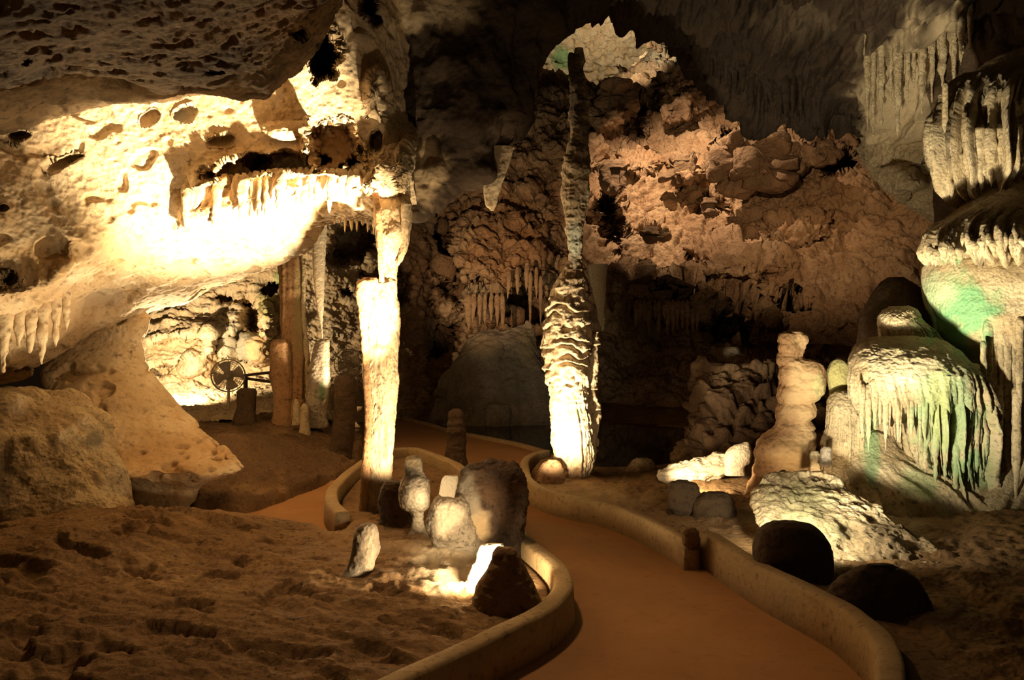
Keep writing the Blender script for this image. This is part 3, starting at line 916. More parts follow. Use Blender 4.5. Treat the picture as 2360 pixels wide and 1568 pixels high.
# white column on the left
secs = [(425, 858, 950, 7.5, .9), (450, 864, 940, 7.4, .9), (485, 864, 946, 7.3, .9), (520, 866, 944, 7.25, .9), (550, 869, 941, 7.2), (580, 872, 935, 7.2), (608, 875, 920, 7.2), (640, 874, 915, 7.2), (655, 850, 915, 7.2), (680, 840, 916, 7.2),
        (705, 838, 921, 7.2), (760, 838, 923, 7.2), (800, 838, 920, 7.2), (850, 837, 918, 7.2), (900, 841, 917, 7.2), (950, 844, 914, 7.2), (1000, 843, 910, 7.2), (1050, 841, 908, 7.2),
        (1090, 839, 905, 7.2), (1120, 837, 902, 7.2), (1150, 834, 890, 7.2), (1185, 830, 888, 7.2), (1215, 822, 892, 7.2)]
root = thing('cave_column', P(865, 1205, 7.2), 'tall white limestone column joining the left bed to the bright arch', 'column')
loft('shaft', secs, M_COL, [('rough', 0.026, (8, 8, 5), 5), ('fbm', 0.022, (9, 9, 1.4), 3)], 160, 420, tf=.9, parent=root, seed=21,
     tints=[(890, 560, 50, 60, (.5, .38, .24), .5), (850, 790, 30, 26, BROWN, .6), (880, 1040, 26, 26, GREY, .6), (890, 1010, 7, 60, (.16, .11, .06), .8), (905, 1060, 10, 40, GREY, .5), (844, 900, 9, 260, (.18, .11, .06), .9), (870, 690, 26, 34, (.22, .15, .09), .6), (900, 720, 10, 20, (.12, .09, .06), .8), (880, 800, 30, 10, (.16, .11, .07), .8), (870, 1130, 40, 30, GREY, .5)])  # dark strip down the left edge: the unlit side painted in
fin = [(640, 838, 868, 7.1), (652, 822, 872, 7.1), (680, 822, 856, 7.1), (740, 828, 852, 7.1), (800, 834, 852, 7.1), (860, 836, 854, 7.1), (960, 840, 858, 7.1), (1100, 832, 852, 7.1), (1200, 824, 846, 7.1)]
loft('side_fin', fin, M_RUST, [('rough', 0.02, 7, 4)], 48, 160, parent=root, seed=22)
rib = [(445, 858, 872, 7.1), (500, 866, 880, 7.0), (600, 870, 884, 7.0), (650, 874, 886, 7.05)]
loft('hanging_rib', rib, M_RUST, [('rough', 0.012, 8, 4)], 32, 90, parent=root, seed=23)
fl = [(470, 925, 948, 7.1), (540, 924, 940, 7.1), (590, 918, 932, 7.1), (612, 912, 920, 7.1)]
loft('hanging_flake', fl, M_COL, [('rough', 0.012, 8, 4)], 32, 80, parent=root, seed=24, tf=.5)

# ribbed middle column
secs = [(112, 1327, 1341, 8.9), (150, 1322, 1344, 8.9), (180, 1315, 1347, 8.9), (240, 1316, 1352, 8.9), (300, 1315, 1353, 8.9), (330, 1312, 1351, 8.9), (372, 1304, 1356, 8.9), (400, 1296, 1358, 8.9),
        (450, 1293, 1360, 8.9), (480, 1297, 1354, 8.9), (520, 1299, 1348, 8.9), (560, 1304, 1346, 8.9), (600, 1306, 1344, 8.9), (622, 1298, 1345, 8.9), (660, 1276, 1346, 8.9), (700, 1268, 1348, 8.9),
        (760, 1261, 1352, 8.9), (800, 1256, 1354, 8.9), (850, 1261, 1352, 8.9), (900, 1268, 1350, 8.9), (960, 1272, 1358, 8.9), (1000, 1275, 1364, 8.9), (1050, 1279, 1366, 8.9), (1090, 1290, 1362, 8.9),
        (1112, 1298, 1358, 8.9), (1135, 1296, 1362, 8.9)]
root = thing('cave_column', P(1328, 1130, 8.9), 'tall ribbed free-standing column beside the path with lit ledges and dark top', 'column')
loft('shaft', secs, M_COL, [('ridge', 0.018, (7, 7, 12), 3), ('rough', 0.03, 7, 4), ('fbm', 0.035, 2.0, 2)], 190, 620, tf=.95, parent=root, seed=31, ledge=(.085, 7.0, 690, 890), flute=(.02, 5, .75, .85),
     tints=[(1330, 240, 40, 160, (.055, .037, .024), .98), (1325, 620, 34, 60, (.20, .12, .06), .85), (1335, 350, 40, 40, (.14, .09, .05), .9), (1318, 960, 16, 60, (.35, .65, .18), .55),  # near-black top: shade of the unlit upper shaft painted in
            (1325, 1110, 40, 40, (.45, .25, .11), .7), (1325, 560, 18, 50, (.50, .58, .48), .6), (1315, 430, 40, 50, (.5, .34, .2), .6)])
loft('top_prong', [(122, 1311, 1321, 8.85), (140, 1309, 1324, 8.85), (180, 1312, 1330, 8.87), (230, 1318, 1338, 8.9)], M_DARK, [('rough', 0.012, 8, 4)], 32, 60, parent=root, seed=32)
loft('side_shaft', [(765, 1372, 1380, 8.95), (790, 1368, 1381, 8.95), (830, 1356, 1376, 8.95), (900, 1350, 1374, 8.95), (940, 1352, 1382, 8.95), (980, 1344, 1378, 8.95), (1020, 1346, 1376, 8.95), (1070, 1344, 1368, 8.95)], M_COL,
     [('rough', 0.03, 6, 4)], 64, 200, parent=root, seed=33, ledge=(.06, 4.0, 780, 1060))

# short thick stalagmite on the right bed
secs = [(764, 1806, 1846, 7.5), (772, 1797, 1856, 7.5), (800, 1797, 1858, 7.5), (822, 1798, 1852, 7.5), (836, 1797, 1884, 7.5), (850, 1797, 1896, 7.5), (880, 1797, 1896, 7.5), (910, 1797, 1886, 7.5), (950, 1790, 1872, 7.5),
        (985, 1784, 1866, 7.5), (1010, 1752, 1868, 7.5), (1050, 1738, 1868, 7.5), (1090, 1736, 1866, 7.5), (1115, 1730, 1858, 7.5), (1150, 1712, 1850, 7.5)]
single('stalagmite', secs, M_RUST, 'thick stepped orange stalagmite standing left of the green flowstone', 'stalagmite',
       spec=[('billow', 0.035, (2, 2, 6)), ('rough', 0.03, 6, 4)], seg=120, rings=260, seed=41,
       tints=[(1860, 960, 50, 220, (.62, .44, .24), .9), (1890, 890, 16, 40, (.5, .52, .25), .6), (1820, 1060, 60, 60, (.64, .46, .25), .8)])

# little group on the left bed
secs = [(1050, 946, 966, 6.2), (1054, 938, 972, 6.2), (1070, 933, 976, 6.2), (1092, 931, 977, 6.2), (1108, 922, 986, 6.2), (1140, 918, 992, 6.2), (1172, 926, 988, 6.2), (1184, 944, 978, 6.2), (1200, 948, 977, 6.2), (1225, 944, 980, 6.2), (1245, 930, 990, 6.2)]
single('stalagmite', secs, M_GREY, 'small grey and white knobbly stalagmite between the white column and the stump', 'stalagmite', spec=[('rough', 0.02, 9, 4), ('fbm', 0.02, 5, 2)], seg=80, rings=140, seed=42,
       tints=[(965, 1160, 40, 40, (.7, .62, .48), .8), (950, 1064, 24, 14, (.62, .48, .28), .7), (940, 1095, 30, 16, (.10, .09, .07), .9), (965, 1210, 20, 30, (.75, .66, .5), .9)])
secs = [(1110, 892, 920, 6.6), (1118, 885, 935, 6.6), (1150, 876, 948, 6.6), (1190, 880, 952, 6.6), (1212, 872, 955, 6.6)]
single('boulder', secs, M_DARK, 'small dark rock at the foot of the white column', 'rock', spec=ROCKY, seg=60, rings=60, seed=43)
secs = [(1096, 1026, 1056, 6.3, .25), (1102, 1020, 1056, 6.3, .25), (1125, 1014, 1053, 6.3, .25), (1145, 1009, 1049, 6.3, .25), (1165, 1004, 1046, 6.3, .25), (1215, 1000, 1050, 6.3, .25)]
single('stone_slab', secs, M_WHITE, 'small upright bright white slab between the small stalagmite and the stump', 'stone', spec=[('rough', 0.008, 12, 3)], seg=48, rings=50, nsup=4, seed=44)
root = thing('stalagmite_stump', P(1130, 1270, 5.75), 'wide broken stalagmite stump with dark lumpy top beside the kerb', 'rock')
secs = [(1062, 1118, 1160, 5.75), (1070, 1084, 1194, 5.75), (1082, 1066, 1206, 5.75), (1110, 1057, 1216, 5.75), (1150, 1046, 1218, 5.75), (1185, 1026, 1217, 5.75), (1215, 1024, 1213, 5.75), (1245, 1040, 1208, 5.75), (1270, 1066, 1204, 5.75), (1300, 1076, 1202, 5.75)]
loft('stump', secs, M_STUMP, [('fbm', 0.06, 3.2, 3), ('rough', 0.035, 7, 5)], 160, 190, parent=root, seed=45, nsup=2.8,
     tints=[(1060, 1210, 60, 56, (.66, .54, .38), .95), (1075, 1150, 30, 60, (.36, .32, .25), .8), (1100, 1225, 34, 40, (.66, .50, .30), .9)])  # pale lower left: lamplight on the stump put into the colour
loft('side_lobe', [(1150, 1020, 1060, 5.6), (1162, 1004, 1076, 5.55), (1190, 990, 1086, 5.55), (1215, 984, 1094, 5.55), (1240, 1000, 1100, 5.55), (1280, 1010, 1110, 5.55)], M_GREY, [('rough', 0.045, 5, 5), ('fbm', 0.05, 3, 2)], 110, 110, parent=root, seed=46,
     tints=[(1030, 1190, 44, 50, (.70, .60, .44), .9), (990, 1190, 14, 40, GREY, .7)])
for (x0, x1, y0, y1) in [(1112, 1150, 1056, 1090), (1166, 1200, 1062, 1096), (1074, 1104, 1074, 1100)]:
    cx = (x0 + x1) / 2
    loft('top_lump', [(y0, cx - 4, cx + 4, 5.72), (y0 + 6, x0 + 4, x1 - 4, 5.72), (y0 + 18, x0, x1, 5.72), (y1, x0 + 2, x1 - 2, 5.72)], M_STUMP, [('rough', .012, 10, 3)], 36, 30, parent=root, seed=cx)
secs = [(1264, 1152, 1172, 4.55), (1272, 1146, 1186, 4.55), (1300, 1136, 1206, 4.55), (1330, 1118, 1222, 4.55), (1360, 1101, 1237, 4.55), (1390, 1088, 1248, 4.55), (1412, 1080, 1254, 4.55), (1440, 1076, 1258, 4.55)]
single('boulder', secs, M_SOIL, 'dark brown cone-shaped boulder in front of the stump at the kerb bend', 'rock', spec=[('rough', 0.02, 7, 4), ('fbm', 0.025, 3, 2)], seg=90, rings=110, seed=47, tf=.55)
secs = [(1253, 1120, 1160, 4.86), (1258, 1108, 1164, 4.86), (1290, 1100, 1156, 4.86), (1320, 1086, 1140, 4.86), (1350, 1066, 1125, 4.86), (1385, 1050, 1110, 4.86)]
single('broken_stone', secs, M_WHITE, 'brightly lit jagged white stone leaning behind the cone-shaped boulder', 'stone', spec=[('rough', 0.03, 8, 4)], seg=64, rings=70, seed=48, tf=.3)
secs = [(1207, 840, 858, 5.1), (1212, 828, 866, 5.1), (1235, 816, 874, 5.1), (1265, 812, 876, 5.1), (1295, 803, 866, 5.1), (1320, 790, 862, 5.1), (1340, 776, 858, 5.1), (1355, 776, 852, 5.1)]
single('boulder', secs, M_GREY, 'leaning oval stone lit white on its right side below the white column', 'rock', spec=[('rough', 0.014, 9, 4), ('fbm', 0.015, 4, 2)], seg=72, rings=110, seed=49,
       tints=[(825, 1260, 24, 60, (.18, .12, .07), .7), (850, 1280, 20, 60, (.62, .52, .38), .7)])  # dark left and pale right: shaded and lit sides painted in
secs = [(1360, 812, 832, 4.7), (1368, 806, 838, 4.7), (1385, 806, 836, 4.7), (1400, 810, 834, 4.7)]
single('small_stone', secs, M_SOIL, 'small brown stone lying in front of the leaning oval stone', 'stone', spec=[('rough', 0.012, 9, 3)], seg=36, rings=30, seed=50)

# standing on the path and along the far bank
secs = [(942, 1044, 1056, 10.5), (948, 1036, 1064, 10.5), (965, 1031, 1070, 10.5), (985, 1033, 1068, 10.5), (1000, 1029, 1074, 10.5), (1040, 1027, 1075, 10.5), (1062, 1023, 1076, 10.5), (1074, 1020, 1078, 10.5)]
single('stalagmite', secs, M_DARK, 'lone dark stump of a stalagmite standing in the middle of the far path', 'stalagmite', spec=[('rough', 0.02, 6, 4), ('billow', .02, (3, 3, 6))], seg=64, rings=110, seed=51)
secs = [(866, 776, 812, 10.6), (880, 770, 820, 10.6), (940, 771, 822, 10.6), (1000, 765, 818, 10.6), (1050, 756, 812, 10.6), (1075, 750, 816, 10.6)]
single('stalagmite', secs, M_DARK, 'brown stalagmite post in front of the right-hand fan', 'stalagmite', spec=[('rough', 0.02, 6, 4)], seg=60, rings=110, seed=52)
secs = [(896, 556, 584, 11.6), (905, 548, 590, 11.6), (940, 545, 588, 11.6), (985, 534, 592, 11.6), (1010, 520, 600, 11.6)]
single('stalagmite', secs, M_DARK, 'short dark stalagmite stump right of the left-hand fan', 'stalagmite', spec=[('rough', 0.03, 5, 4)], seg=48, rings=60, seed=53)
root = thing('cave_column', P(672, 985, 12), 'dark reddish column reaching up to the underside of the arch', 'column')
loft('shaft', [(585, 640, 696, 12), (650, 642, 694, 12), (740, 645, 696, 12), (800, 646, 704, 12), (860, 644, 708, 12), (930, 636, 706, 12), (985, 622, 712, 12), (1010, 612, 716, 12)], M_RUST,
     [('fbm', 0.05, (9, 9, 0.7), 3), ('rough', 0.03, 4, 4)], 90, 200, parent=root, seed=54, tints=[(690, 700, 14, 200, (.26, .24, .11), .6)])
loft('side_bulge', [(782, 632, 662, 11.85), (792, 626, 672, 11.85), (830, 622, 674, 11.85), (880, 626, 676, 11.85), (940, 632, 674, 11.85), (1000, 620, 680, 11.85)], M_RUST, [('rough', 0.03, 4, 4)], 60, 100, parent=root, seed=55)
secs = [(505, 720, 754, 11.6), (600, 721, 750, 11.6), (660, 724, 748, 11.6), (710, 731, 746, 11.6), (750, 738, 744, 11.6), (780, 741.5, 743.5, 11.6)]
single('stalactite', secs, M_WHITE, 'long bright white stalactite tapering down from the end of the arch', 'stalactite', spec=[('rough', 0.012, 8, 4)], seg=48, rings=180, seed=56)
secs = [(782, 742, 756, 11.7), (790, 728, 760, 11.7), (830, 716, 760, 11.7), (880, 708, 760, 11.7), (930, 706, 757, 11.7), (960, 712, 752, 11.7), (985, 700, 756, 11.7)]
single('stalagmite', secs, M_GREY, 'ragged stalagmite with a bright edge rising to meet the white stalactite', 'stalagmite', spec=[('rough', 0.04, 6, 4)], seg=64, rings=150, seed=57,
       tints=[(752, 860, 10, 110, (.75, .68, .5), .9), (742, 900, 12, 30, GREEN, .6)])  # pale right edge: light from the right put into the colour
secs = [(610, 696, 706, 11.9), (700, 694, 704, 11.9), (800, 700, 712, 11.9), (900, 704, 716, 11.9), (985, 704, 720, 11.9)]
single('cave_column', secs, M_FLOW, 'thin pale ragged column just right of the dark reddish column', 'column', spec=[('rough', 0.03, 7, 4)], seg=36, rings=140, seed=58)
for (x0, x1, y0, y1, lab) in [(676, 690, 920, 960, 'tiny pale stalagmite at the foot of the dark reddish column'), (692, 712, 930, 985, 'small tan knob right of the tiny pale stalagmite at the column foot')]:
    c = (x0 + x1) / 2
    single('stalagmite', [(y0, c - 3, c + 3, 11.4), (y0 + 12, x0, x1, 11.4), (y1, x0 - 2, x1 + 2, 11.4), (y1 + 20, x0 - 4, x1 + 4, 11.4)], M_FLOW, lab, 'stalagmite', spec=[('rough', .012, 8, 3)], seg=28, rings=30, seed=x0)
secs = [(937, 818, 836, 11.9, .5), (942, 806, 834, 11.9, .5), (952, 802, 822, 11.9, .5), (960, 806, 814, 11.9, .5), (985, 806, 830, 11.9, .5)]
single('broken_stone', secs, M_WHITE, 'small bright white stone on the bank left of the white column', 'stone', spec=[('rough', .012, 8, 3)], seg=30, rings=30, seed=59)

# rocks on the right bed
single('boulder', [(1060, 1262, 1284, 8.6), (1068, 1252, 1294, 8.6), (1095, 1240, 1302, 8.6), (1120, 1234, 1304, 8.6), (1140, 1232, 1304, 8.6)], M_RUST, 'brown rounded stone at the left foot of the ribbed column', 'rock', spec=ROCKY, seg=60, rings=60, seed=61)
single('boulder', [(1056, 1468, 1488, 9.3), (1064, 1456, 1504, 9.3), (1085, 1442, 1514, 9.3), (1105, 1420, 1524, 9.3), (1122, 1410, 1530, 9.3)], M_SOIL, 'small tan cone-shaped rock right of the ribbed column', 'rock', spec=ROCKY, seg=60, rings=60, seed=62)
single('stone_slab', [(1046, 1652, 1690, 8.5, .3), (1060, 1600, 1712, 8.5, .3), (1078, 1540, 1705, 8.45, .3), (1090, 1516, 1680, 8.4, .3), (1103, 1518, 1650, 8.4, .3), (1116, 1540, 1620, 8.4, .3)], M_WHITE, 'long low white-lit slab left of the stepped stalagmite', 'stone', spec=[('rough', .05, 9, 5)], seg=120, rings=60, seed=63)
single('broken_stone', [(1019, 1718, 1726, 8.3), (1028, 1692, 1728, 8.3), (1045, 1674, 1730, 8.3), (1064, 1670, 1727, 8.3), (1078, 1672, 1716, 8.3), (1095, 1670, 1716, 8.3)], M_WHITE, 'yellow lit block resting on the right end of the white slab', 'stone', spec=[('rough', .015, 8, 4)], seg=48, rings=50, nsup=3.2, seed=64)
single('boulder', [(1106, 1560, 1586, 6.9), (1114, 1548, 1604, 6.9), (1140, 1542, 1612, 6.9), (1170, 1540, 1606, 6.9), (1192, 1546, 1598, 6.9), (1215, 1550, 1596, 6.9)], M_DARK, 'dark upright stone behind the bend of the thin kerb', 'rock', spec=ROCKY, seg=64, rings=70, seed=65)
single('boulder', [(1136, 1630, 1664, 6.8), (1146, 1606, 1684, 6.8), (1175, 1594, 1692, 6.8), (1205, 1592, 1690, 6.8), (1230, 1596, 1690, 6.8)], M_DARK, 'dark low stone right of the dark upright stone', 'rock', spec=ROCKY, seg=64, rings=60, seed=66)
single('small_stone', [(1218, 1580, 1604, 5.75), (1226, 1572, 1612, 5.75), (1248, 1572, 1613, 5.75), (1266, 1580, 1610, 5.75)], M_SOIL, 'small rough stone filling the gap between the two right kerbs', 'stone', spec=[('rough', .014, 9, 3)], seg=40, rings=40, seed=67)
single('boulder', [(1204, 1800, 1848, 5.1), (1210, 1770, 1872, 5.1), (1235, 1744, 1898, 5.1), (1270, 1738, 1914, 5.1), (1310, 1742, 1921, 5.1), (1350, 1760, 1921, 5.1), (1372, 1770, 1915, 5.1)], M_DARK, 'dark round boulder behind the broad kerb below the lit slope', 'rock', spec=[('rough', .015, 6, 4), ('fbm', .03, 2, 2)], seg=110, rings=110, seed=68, tf=.6)
single('boulder', [(1300, 2000, 2060, 4.45), (1308, 1965, 2090, 4.45), (1340, 1920, 2126, 4.45), (1380, 1905, 2146, 4.45), (1430, 1915, 2156, 4.45), (1460, 1930, 2150, 4.45)], M_DARK, 'large dark boulder right of the round boulder at the kerb', 'rock', spec=[('rough', .02, 5, 4), ('fbm', .04, 2, 2)], seg=110, rings=100, seed=69, tf=.4)
single('rubble_mound', [(838, 1620, 1760, 12.4), (850, 1580, 1800, 12.4), (880, 1600, 1860, 12.2), (920, 1594, 1900, 12.0), (960, 1592, 1900, 11.8), (1000, 1574, 1900, 11.6), (1024, 1566, 1900, 11.5), (1075, 1560, 1900, 11.5)], M_RUB, 'dim reddish heap of rough rock across the pond', 'rock pile',
       spec=[('cell', .2, 2.2), ('rough', .16, 3, 5)], seg=160, rings=140, seed=70, tints=[(1720, 940, 240, 180, (.15, .08, .045), .9)])
single('boulder', [(800, 1676, 1694, 13), (806, 1670, 1702, 13), (818, 1668, 1704, 13), (830, 1672, 1702, 13), (850, 1668, 1706, 13)], M_GREY, 'small pale round stone on top of the reddish rock heap', 'rock', spec=ROCKY, seg=40, rings=30, seed=71)

# left foreground rock
single('rock_ledge', [(898, -420, 40, 7.3), (906, -420, 110, 7.25), (930, -420, 172, 7.2), (960, -420, 190, 7.15), (985, -420, 212, 7.1), (1000, -420, 218, 7.05), (1040, -420, 240, 7.0), (1080, -420, 256, 6.95), (1120, -420, 268, 6.9), (1160, -420, 284, 6.85), (1210, -420, 310, 6.8), (1260, -420, 330, 6.75)], M_FLOW,
       'broad waist-high rock ledge with streaked front at the left edge', 'rock', spec=[('rough', .05, (3.5, 3.5, 2.2), 5), ('billow', .05, (4, 4, 1.2)), ('fbm', .08, 1.4, 2)], seg=320, rings=220, nsup=2.6, tf=.42, seed=72,
       tints=[(215, 1015, 26, 26, GREY, .8), (80, 960, 150, 40, (.32, .22, .13), .7), (120, 1200, 200, 60, (.36, .24, .13), .6)])
sl = [(716, 240, 330, 8.9), (736, 228, 345, 8.8), (760, 196, 338, 8.75), (790, 158, 326, 8.7), (830, 118, 328, 8.6), (860, 96, 342, 8.5), (890, 98, 365, 8.4), (920, 120, 392, 8.3), (950, 165, 425, 8.2), (990, 205, 468, 8.0), (1030, 225, 515, 7.8), (1060, 240, 548, 7.6), (1080, 250, 560, 7.5), (1092, 255, 545, 7.45), (1104, 260, 490, 7.5), (1125, 260, 455, 7.55), (1155, 258, 450, 7.55), (1185, 250, 460, 7.5)]
single('sloping_rock', sl, M_PALE, 'smooth pitted rock sloping down to the right from under the left arch', 'rock', spec=[('rough', .03, (3, 3, 3), 5), ('pock', .07, 5.5, 2, .22), ('fbm', .07, 1.4, 2)], seg=260, rings=300, tf=.5, nsup=2.4, seed=73,
       tints=[(380, 1040, 200, 90, (.42, .26, .12), .8), (300, 940, 160, 90, (.52, .38, .22), .6)])

# ================================================================= FLOWSTONE ON THE RIGHT
root = thing('flowstone_formation', P(2180, 1230, 7.3), 'huge green-stained flowstone with tiers of drapery on the right wall', 'flowstone')
GT = [(2215, 715, 95, 110, GREEN, .9), (2170, 670, 50, 50, (.46, .55, .34), .6), (2190, 930, 105, 170, (.24, .42, .22), .75), (2170, 920, 36, 120, (.5, .52, .22), .5), (2010, 1040, 26, 90, GREEN, .6), (2250, 1080, 60, 50, GREEN, .5),
      (2120, 1120, 60, 50, GREEN, .35), (2080, 790, 60, 50, (.52, .48, .26), .6)]
FS = [('rough', .03, 5, 5), ('fbm', .05, 2, 2)]


def tier(name, secs, flute=(.05, 5, .35, .9), mat=M_FLOW, seed=1, tf=.6, tints=GT, spec=FS, **kw):
    return loft(name, secs, mat, spec, 260, 180, tf=tf, parent=root, seed=seed, flute=(flute[0] * 1.2, flute[1] * 1.7, flute[2], flute[3]), tints=tints, nsup=2.4, **kw)


tier('upper_drapery', [(118, 2330, 2480, 8.2), (135, 2290, 2540, 8.2), (160, 2255, 2560, 8.1), (195, 2215, 2560, 8.0), (235, 2184, 2560, 7.9), (280, 2176, 2560, 7.8), (340, 2176, 2560, 7.7), (400, 2182, 2560, 7.65), (432, 2196, 2500, 7.65), (452, 2230, 2420, 7.8)], (.12, 7, .15, .6), seed=81)
tier('upper_dome', [(392, 2330, 2560, 7.7), (410, 2290, 2600, 7.65), (432, 2262, 2600, 7.6), (465, 2232, 2600, 7.5), (495, 2190, 2600, 7.4), (520, 2150, 2600, 7.35), (545, 2136, 2600, 7.3), (575, 2134, 2600, 7.25), (594, 2150, 2600, 7.25), (600, 2190, 2560, 7.4)], (.06, 9, .4, .9), seed=82)
tier('green_body', [(570, 2240, 2560, 7.7), (588, 2160, 2600, 7.6), (610, 2138, 2600, 7.5), (660, 2136, 2600, 7.4), (700, 2146, 2600, 7.35), (740, 2160, 2600, 7.3), (780, 2170, 2600, 7.3), (840, 2190, 2600, 7.4), (950, 2200, 2600, 7.5), (1100, 2100, 2600, 7.4), (1160, 2040, 2600, 7.3), (1260, 2000, 2600, 7.1)], (.05, 5, .25, .5), seed=83)
tier('knob', [(706, 2050, 2090, 7.4), (716, 2034, 2112, 7.35), (745, 2022, 2128, 7.3), (780, 2026, 2150, 7.3), (820, 2030, 2160, 7.35)], (.02, 5, .3, .8), seed=84, tf=.8)
tier('side_wing', [(640, 2044, 2070, 8.0), (668, 2020, 2120, 7.9), (720, 1996, 2160, 7.9), (780, 1985, 2180, 7.9), (860, 1990, 2180, 7.9), (1000, 1990, 2180, 7.9), (1150, 1990, 2180, 7.8)], (.04, 5, .3, .6), mat=M_DARK, tints=None, seed=85)
tier('shelf_dome', [(778, 2020, 2120, 7.25), (790, 1990, 2170, 7.2), (812, 1972, 2210, 7.1), (840, 1968, 2240, 7.0), (870, 1968, 2258, 6.95), (900, 1974, 2262, 6.95), (925, 1984, 2262, 7.0), (945, 2000, 2262, 7.1), (952, 2020, 2240, 7.3)], (.07, 7, .45, .95), seed=86)
tier('green_drapery', [(838, 2150, 2240, 7.0), (850, 2130, 2262, 6.95), (880, 2122, 2266, 6.9), (940, 2120, 2264, 6.9), (1000, 2128, 2262, 6.9), (1060, 2136, 2256, 6.95), (1110, 2146, 2250, 7.0), (1200, 2150, 2260, 7.0)], (.09, 6, .1, .35), seed=87, tf=.45)
tier('base_skirt', [(985, 1925, 2010, 7.3), (1000, 1915, 2060, 7.3), (1040, 1905, 2090, 7.25), (1080, 1890, 2150, 7.2), (1120, 1885, 2240, 7.15), (1170, 1890, 2290, 7.1), (1230, 1900, 2310, 7.0), (1290, 1900, 2320, 6.9)], (.03, 5, .2, .5), seed=88)
tier('mound_lobe', [(904, 1940, 1965, 7.3), (915, 1922, 1990, 7.3), (945, 1914, 2002, 7.25), (985, 1912, 2004, 7.25), (1030, 1906, 2006, 7.25), (1080, 1900, 2010, 7.2)], (.02, 5, .3, .6), seed=89, tf=.8)
tier('brown_pillar', [(940, 1990, 2070, 7.3), (1000, 1996, 2080, 7.3), (1060, 1990, 2090, 7.25), (1120, 1984, 2100, 7.2), (1160, 1980, 2110, 7.2)], (.04, 5, .1, .4), seed=90)
rnd = random.Random(5)


def spike(parent, name, px, y0, y1, wd, D, mat, sd, curl=0.0, seg=16, rings=36):
    k = rnd.uniform(-.15, .15) * wd + curl
    s = [(y0 - 14, px - wd * .2, px + wd * .2, D + .6 * wd / F * D), (y0, px - wd * .5, px + wd * .5, D + .15 * wd / F * D), (y0 + (y1 - y0) * .25, px - wd * .48 + k * .3, px + wd * .48 + k * .3, D), (y0 + (y1 - y0) * .6, px - wd * .34 + k * .7, px + wd * .34 + k * .7, D),
         (y0 + (y1 - y0) * .88, px - wd * .18 + k, px + wd * .18 + k, D), (y1, px - wd * .04 + k, px + wd * .04 + k, D)]
    return loft(name, s, mat, [('rough', .012 * wd / 14 * D / 7, 9, 3)], seg, rings, parent=parent, seed=sd,
                tints=GT if parent is not None and mat is M_FLOW else None)


# drapery tips and long hanging curtains as parts of the formation
for (x, y0, y1, wd, D) in [(2194, 330, 468, 22, 7.52), (2212, 360, 450, 20, 7.46), (2232, 350, 440, 22, 7.42), (2258, 300, 446, 26, 7.36), (2282, 300, 434, 28, 7.32), (2304, 300, 404, 22, 7.32), (2326, 290, 396, 22, 7.32), (2346, 290, 384, 18, 7.32), (2364, 280, 414, 22, 7.32),
                           (2178, 200, 470, 12, 7.6)]:
    spike(root, 'stalactite', x, y0, y1, wd, D, M_FLOW, x)
for i in range(24):
    x = 2140 + i * 10 + rnd.uniform(-3, 3)
    y = 560 + 8 * math.sin(i * 1.3) + (16 if i < 8 else -4)
    spike(root, 'stalactite', x, y, y + rnd.uniform(16, 36), rnd.uniform(12, 20), 6.93 - .012 * i, M_FLOW, 300 + i, rings=20)
for i in range(20):
    x = 1982 + i * 8.5 + rnd.uniform(-3, 3)
    y = 890 + 10 * math.sin(i * .9)
    spike(root, 'stalactite', x, y, y + (rnd.uniform(70, 150) if i % 3 else rnd.uniform(40, 70)), rnd.uniform(9, 17), 6.74, M_FLOW, 340 + i, rings=30)
for (x, y0, y1, wd) in [(2278, 740, 1010, 20), (2292, 730, 1090, 18), (2308, 750, 1060, 16), (2320, 740, 1120, 22), (2336, 735, 1150, 18), (2350, 745, 1080, 18), (2366, 740, 1160, 20), (2266, 800, 1080, 14), (2284, 880, 1120, 18), (2302, 900, 1170, 20), (2344, 900, 1185, 22)]:
    spike(root, 'stalactite', x, y0, y1, wd, 6.88 + rnd.uniform(-.1, .1), M_FLOW, int(x), rings=80)
for (x, y0, y1, wd) in [(2134, 860, 1090, 26), (2158, 860, 1120, 24), (2180, 860, 1110, 22), (2206, 860, 1130, 30), (2232, 860, 1110, 24), (2252, 870, 1090, 18)]:
    spike(root, 'stalactite', x, y0, y1, wd, 6.80, M_FLOW, int(x) + 3, rings=70)

single('stalagmite', [(826, 1929, 1935, 7.45), (832, 1918, 1946, 7.45), (846, 1911, 1953, 7.45), (866, 1908, 1956, 7.45), (900, 1912, 1952, 7.45), (930, 1916, 1944, 7.45), (970, 1914, 1942, 7.45), (1040, 1908, 1944, 7.45), (1120, 1904, 1946, 7.45)], M_FLOW, 'slim yellow-green stalagmite at the left foot of the flowstone', 'stalagmite',
       spec=[('rough', .02, 7, 4)], seg=56, rings=90, seed=91, tints=[(1932, 870, 40, 60, (.50, .48, .16), .7)])
single('boulder', [(1040, 1870, 1886, 7.0), (1048, 1866, 1892, 7.0), (1070, 1866, 1890, 7.0), (1100, 1866, 1890, 7.0)], M_FLOW, 'pale little stone at the right foot of the stepped stalagmite', 'rock', spec=[('rough', .012, 9, 3)], seg=36, rings=36, seed=92)
single('boulder', [(1030, 1900, 1912, 6.9), (1036, 1892, 1916, 6.9), (1050, 1890, 1916, 6.9), (1075, 1890, 1916, 6.9)], M_GREY, 'small round stone beside the pale little stone near the flowstone foot', 'rock', spec=[('rough', .012, 9, 3)], seg=36, rings=36, seed=93)
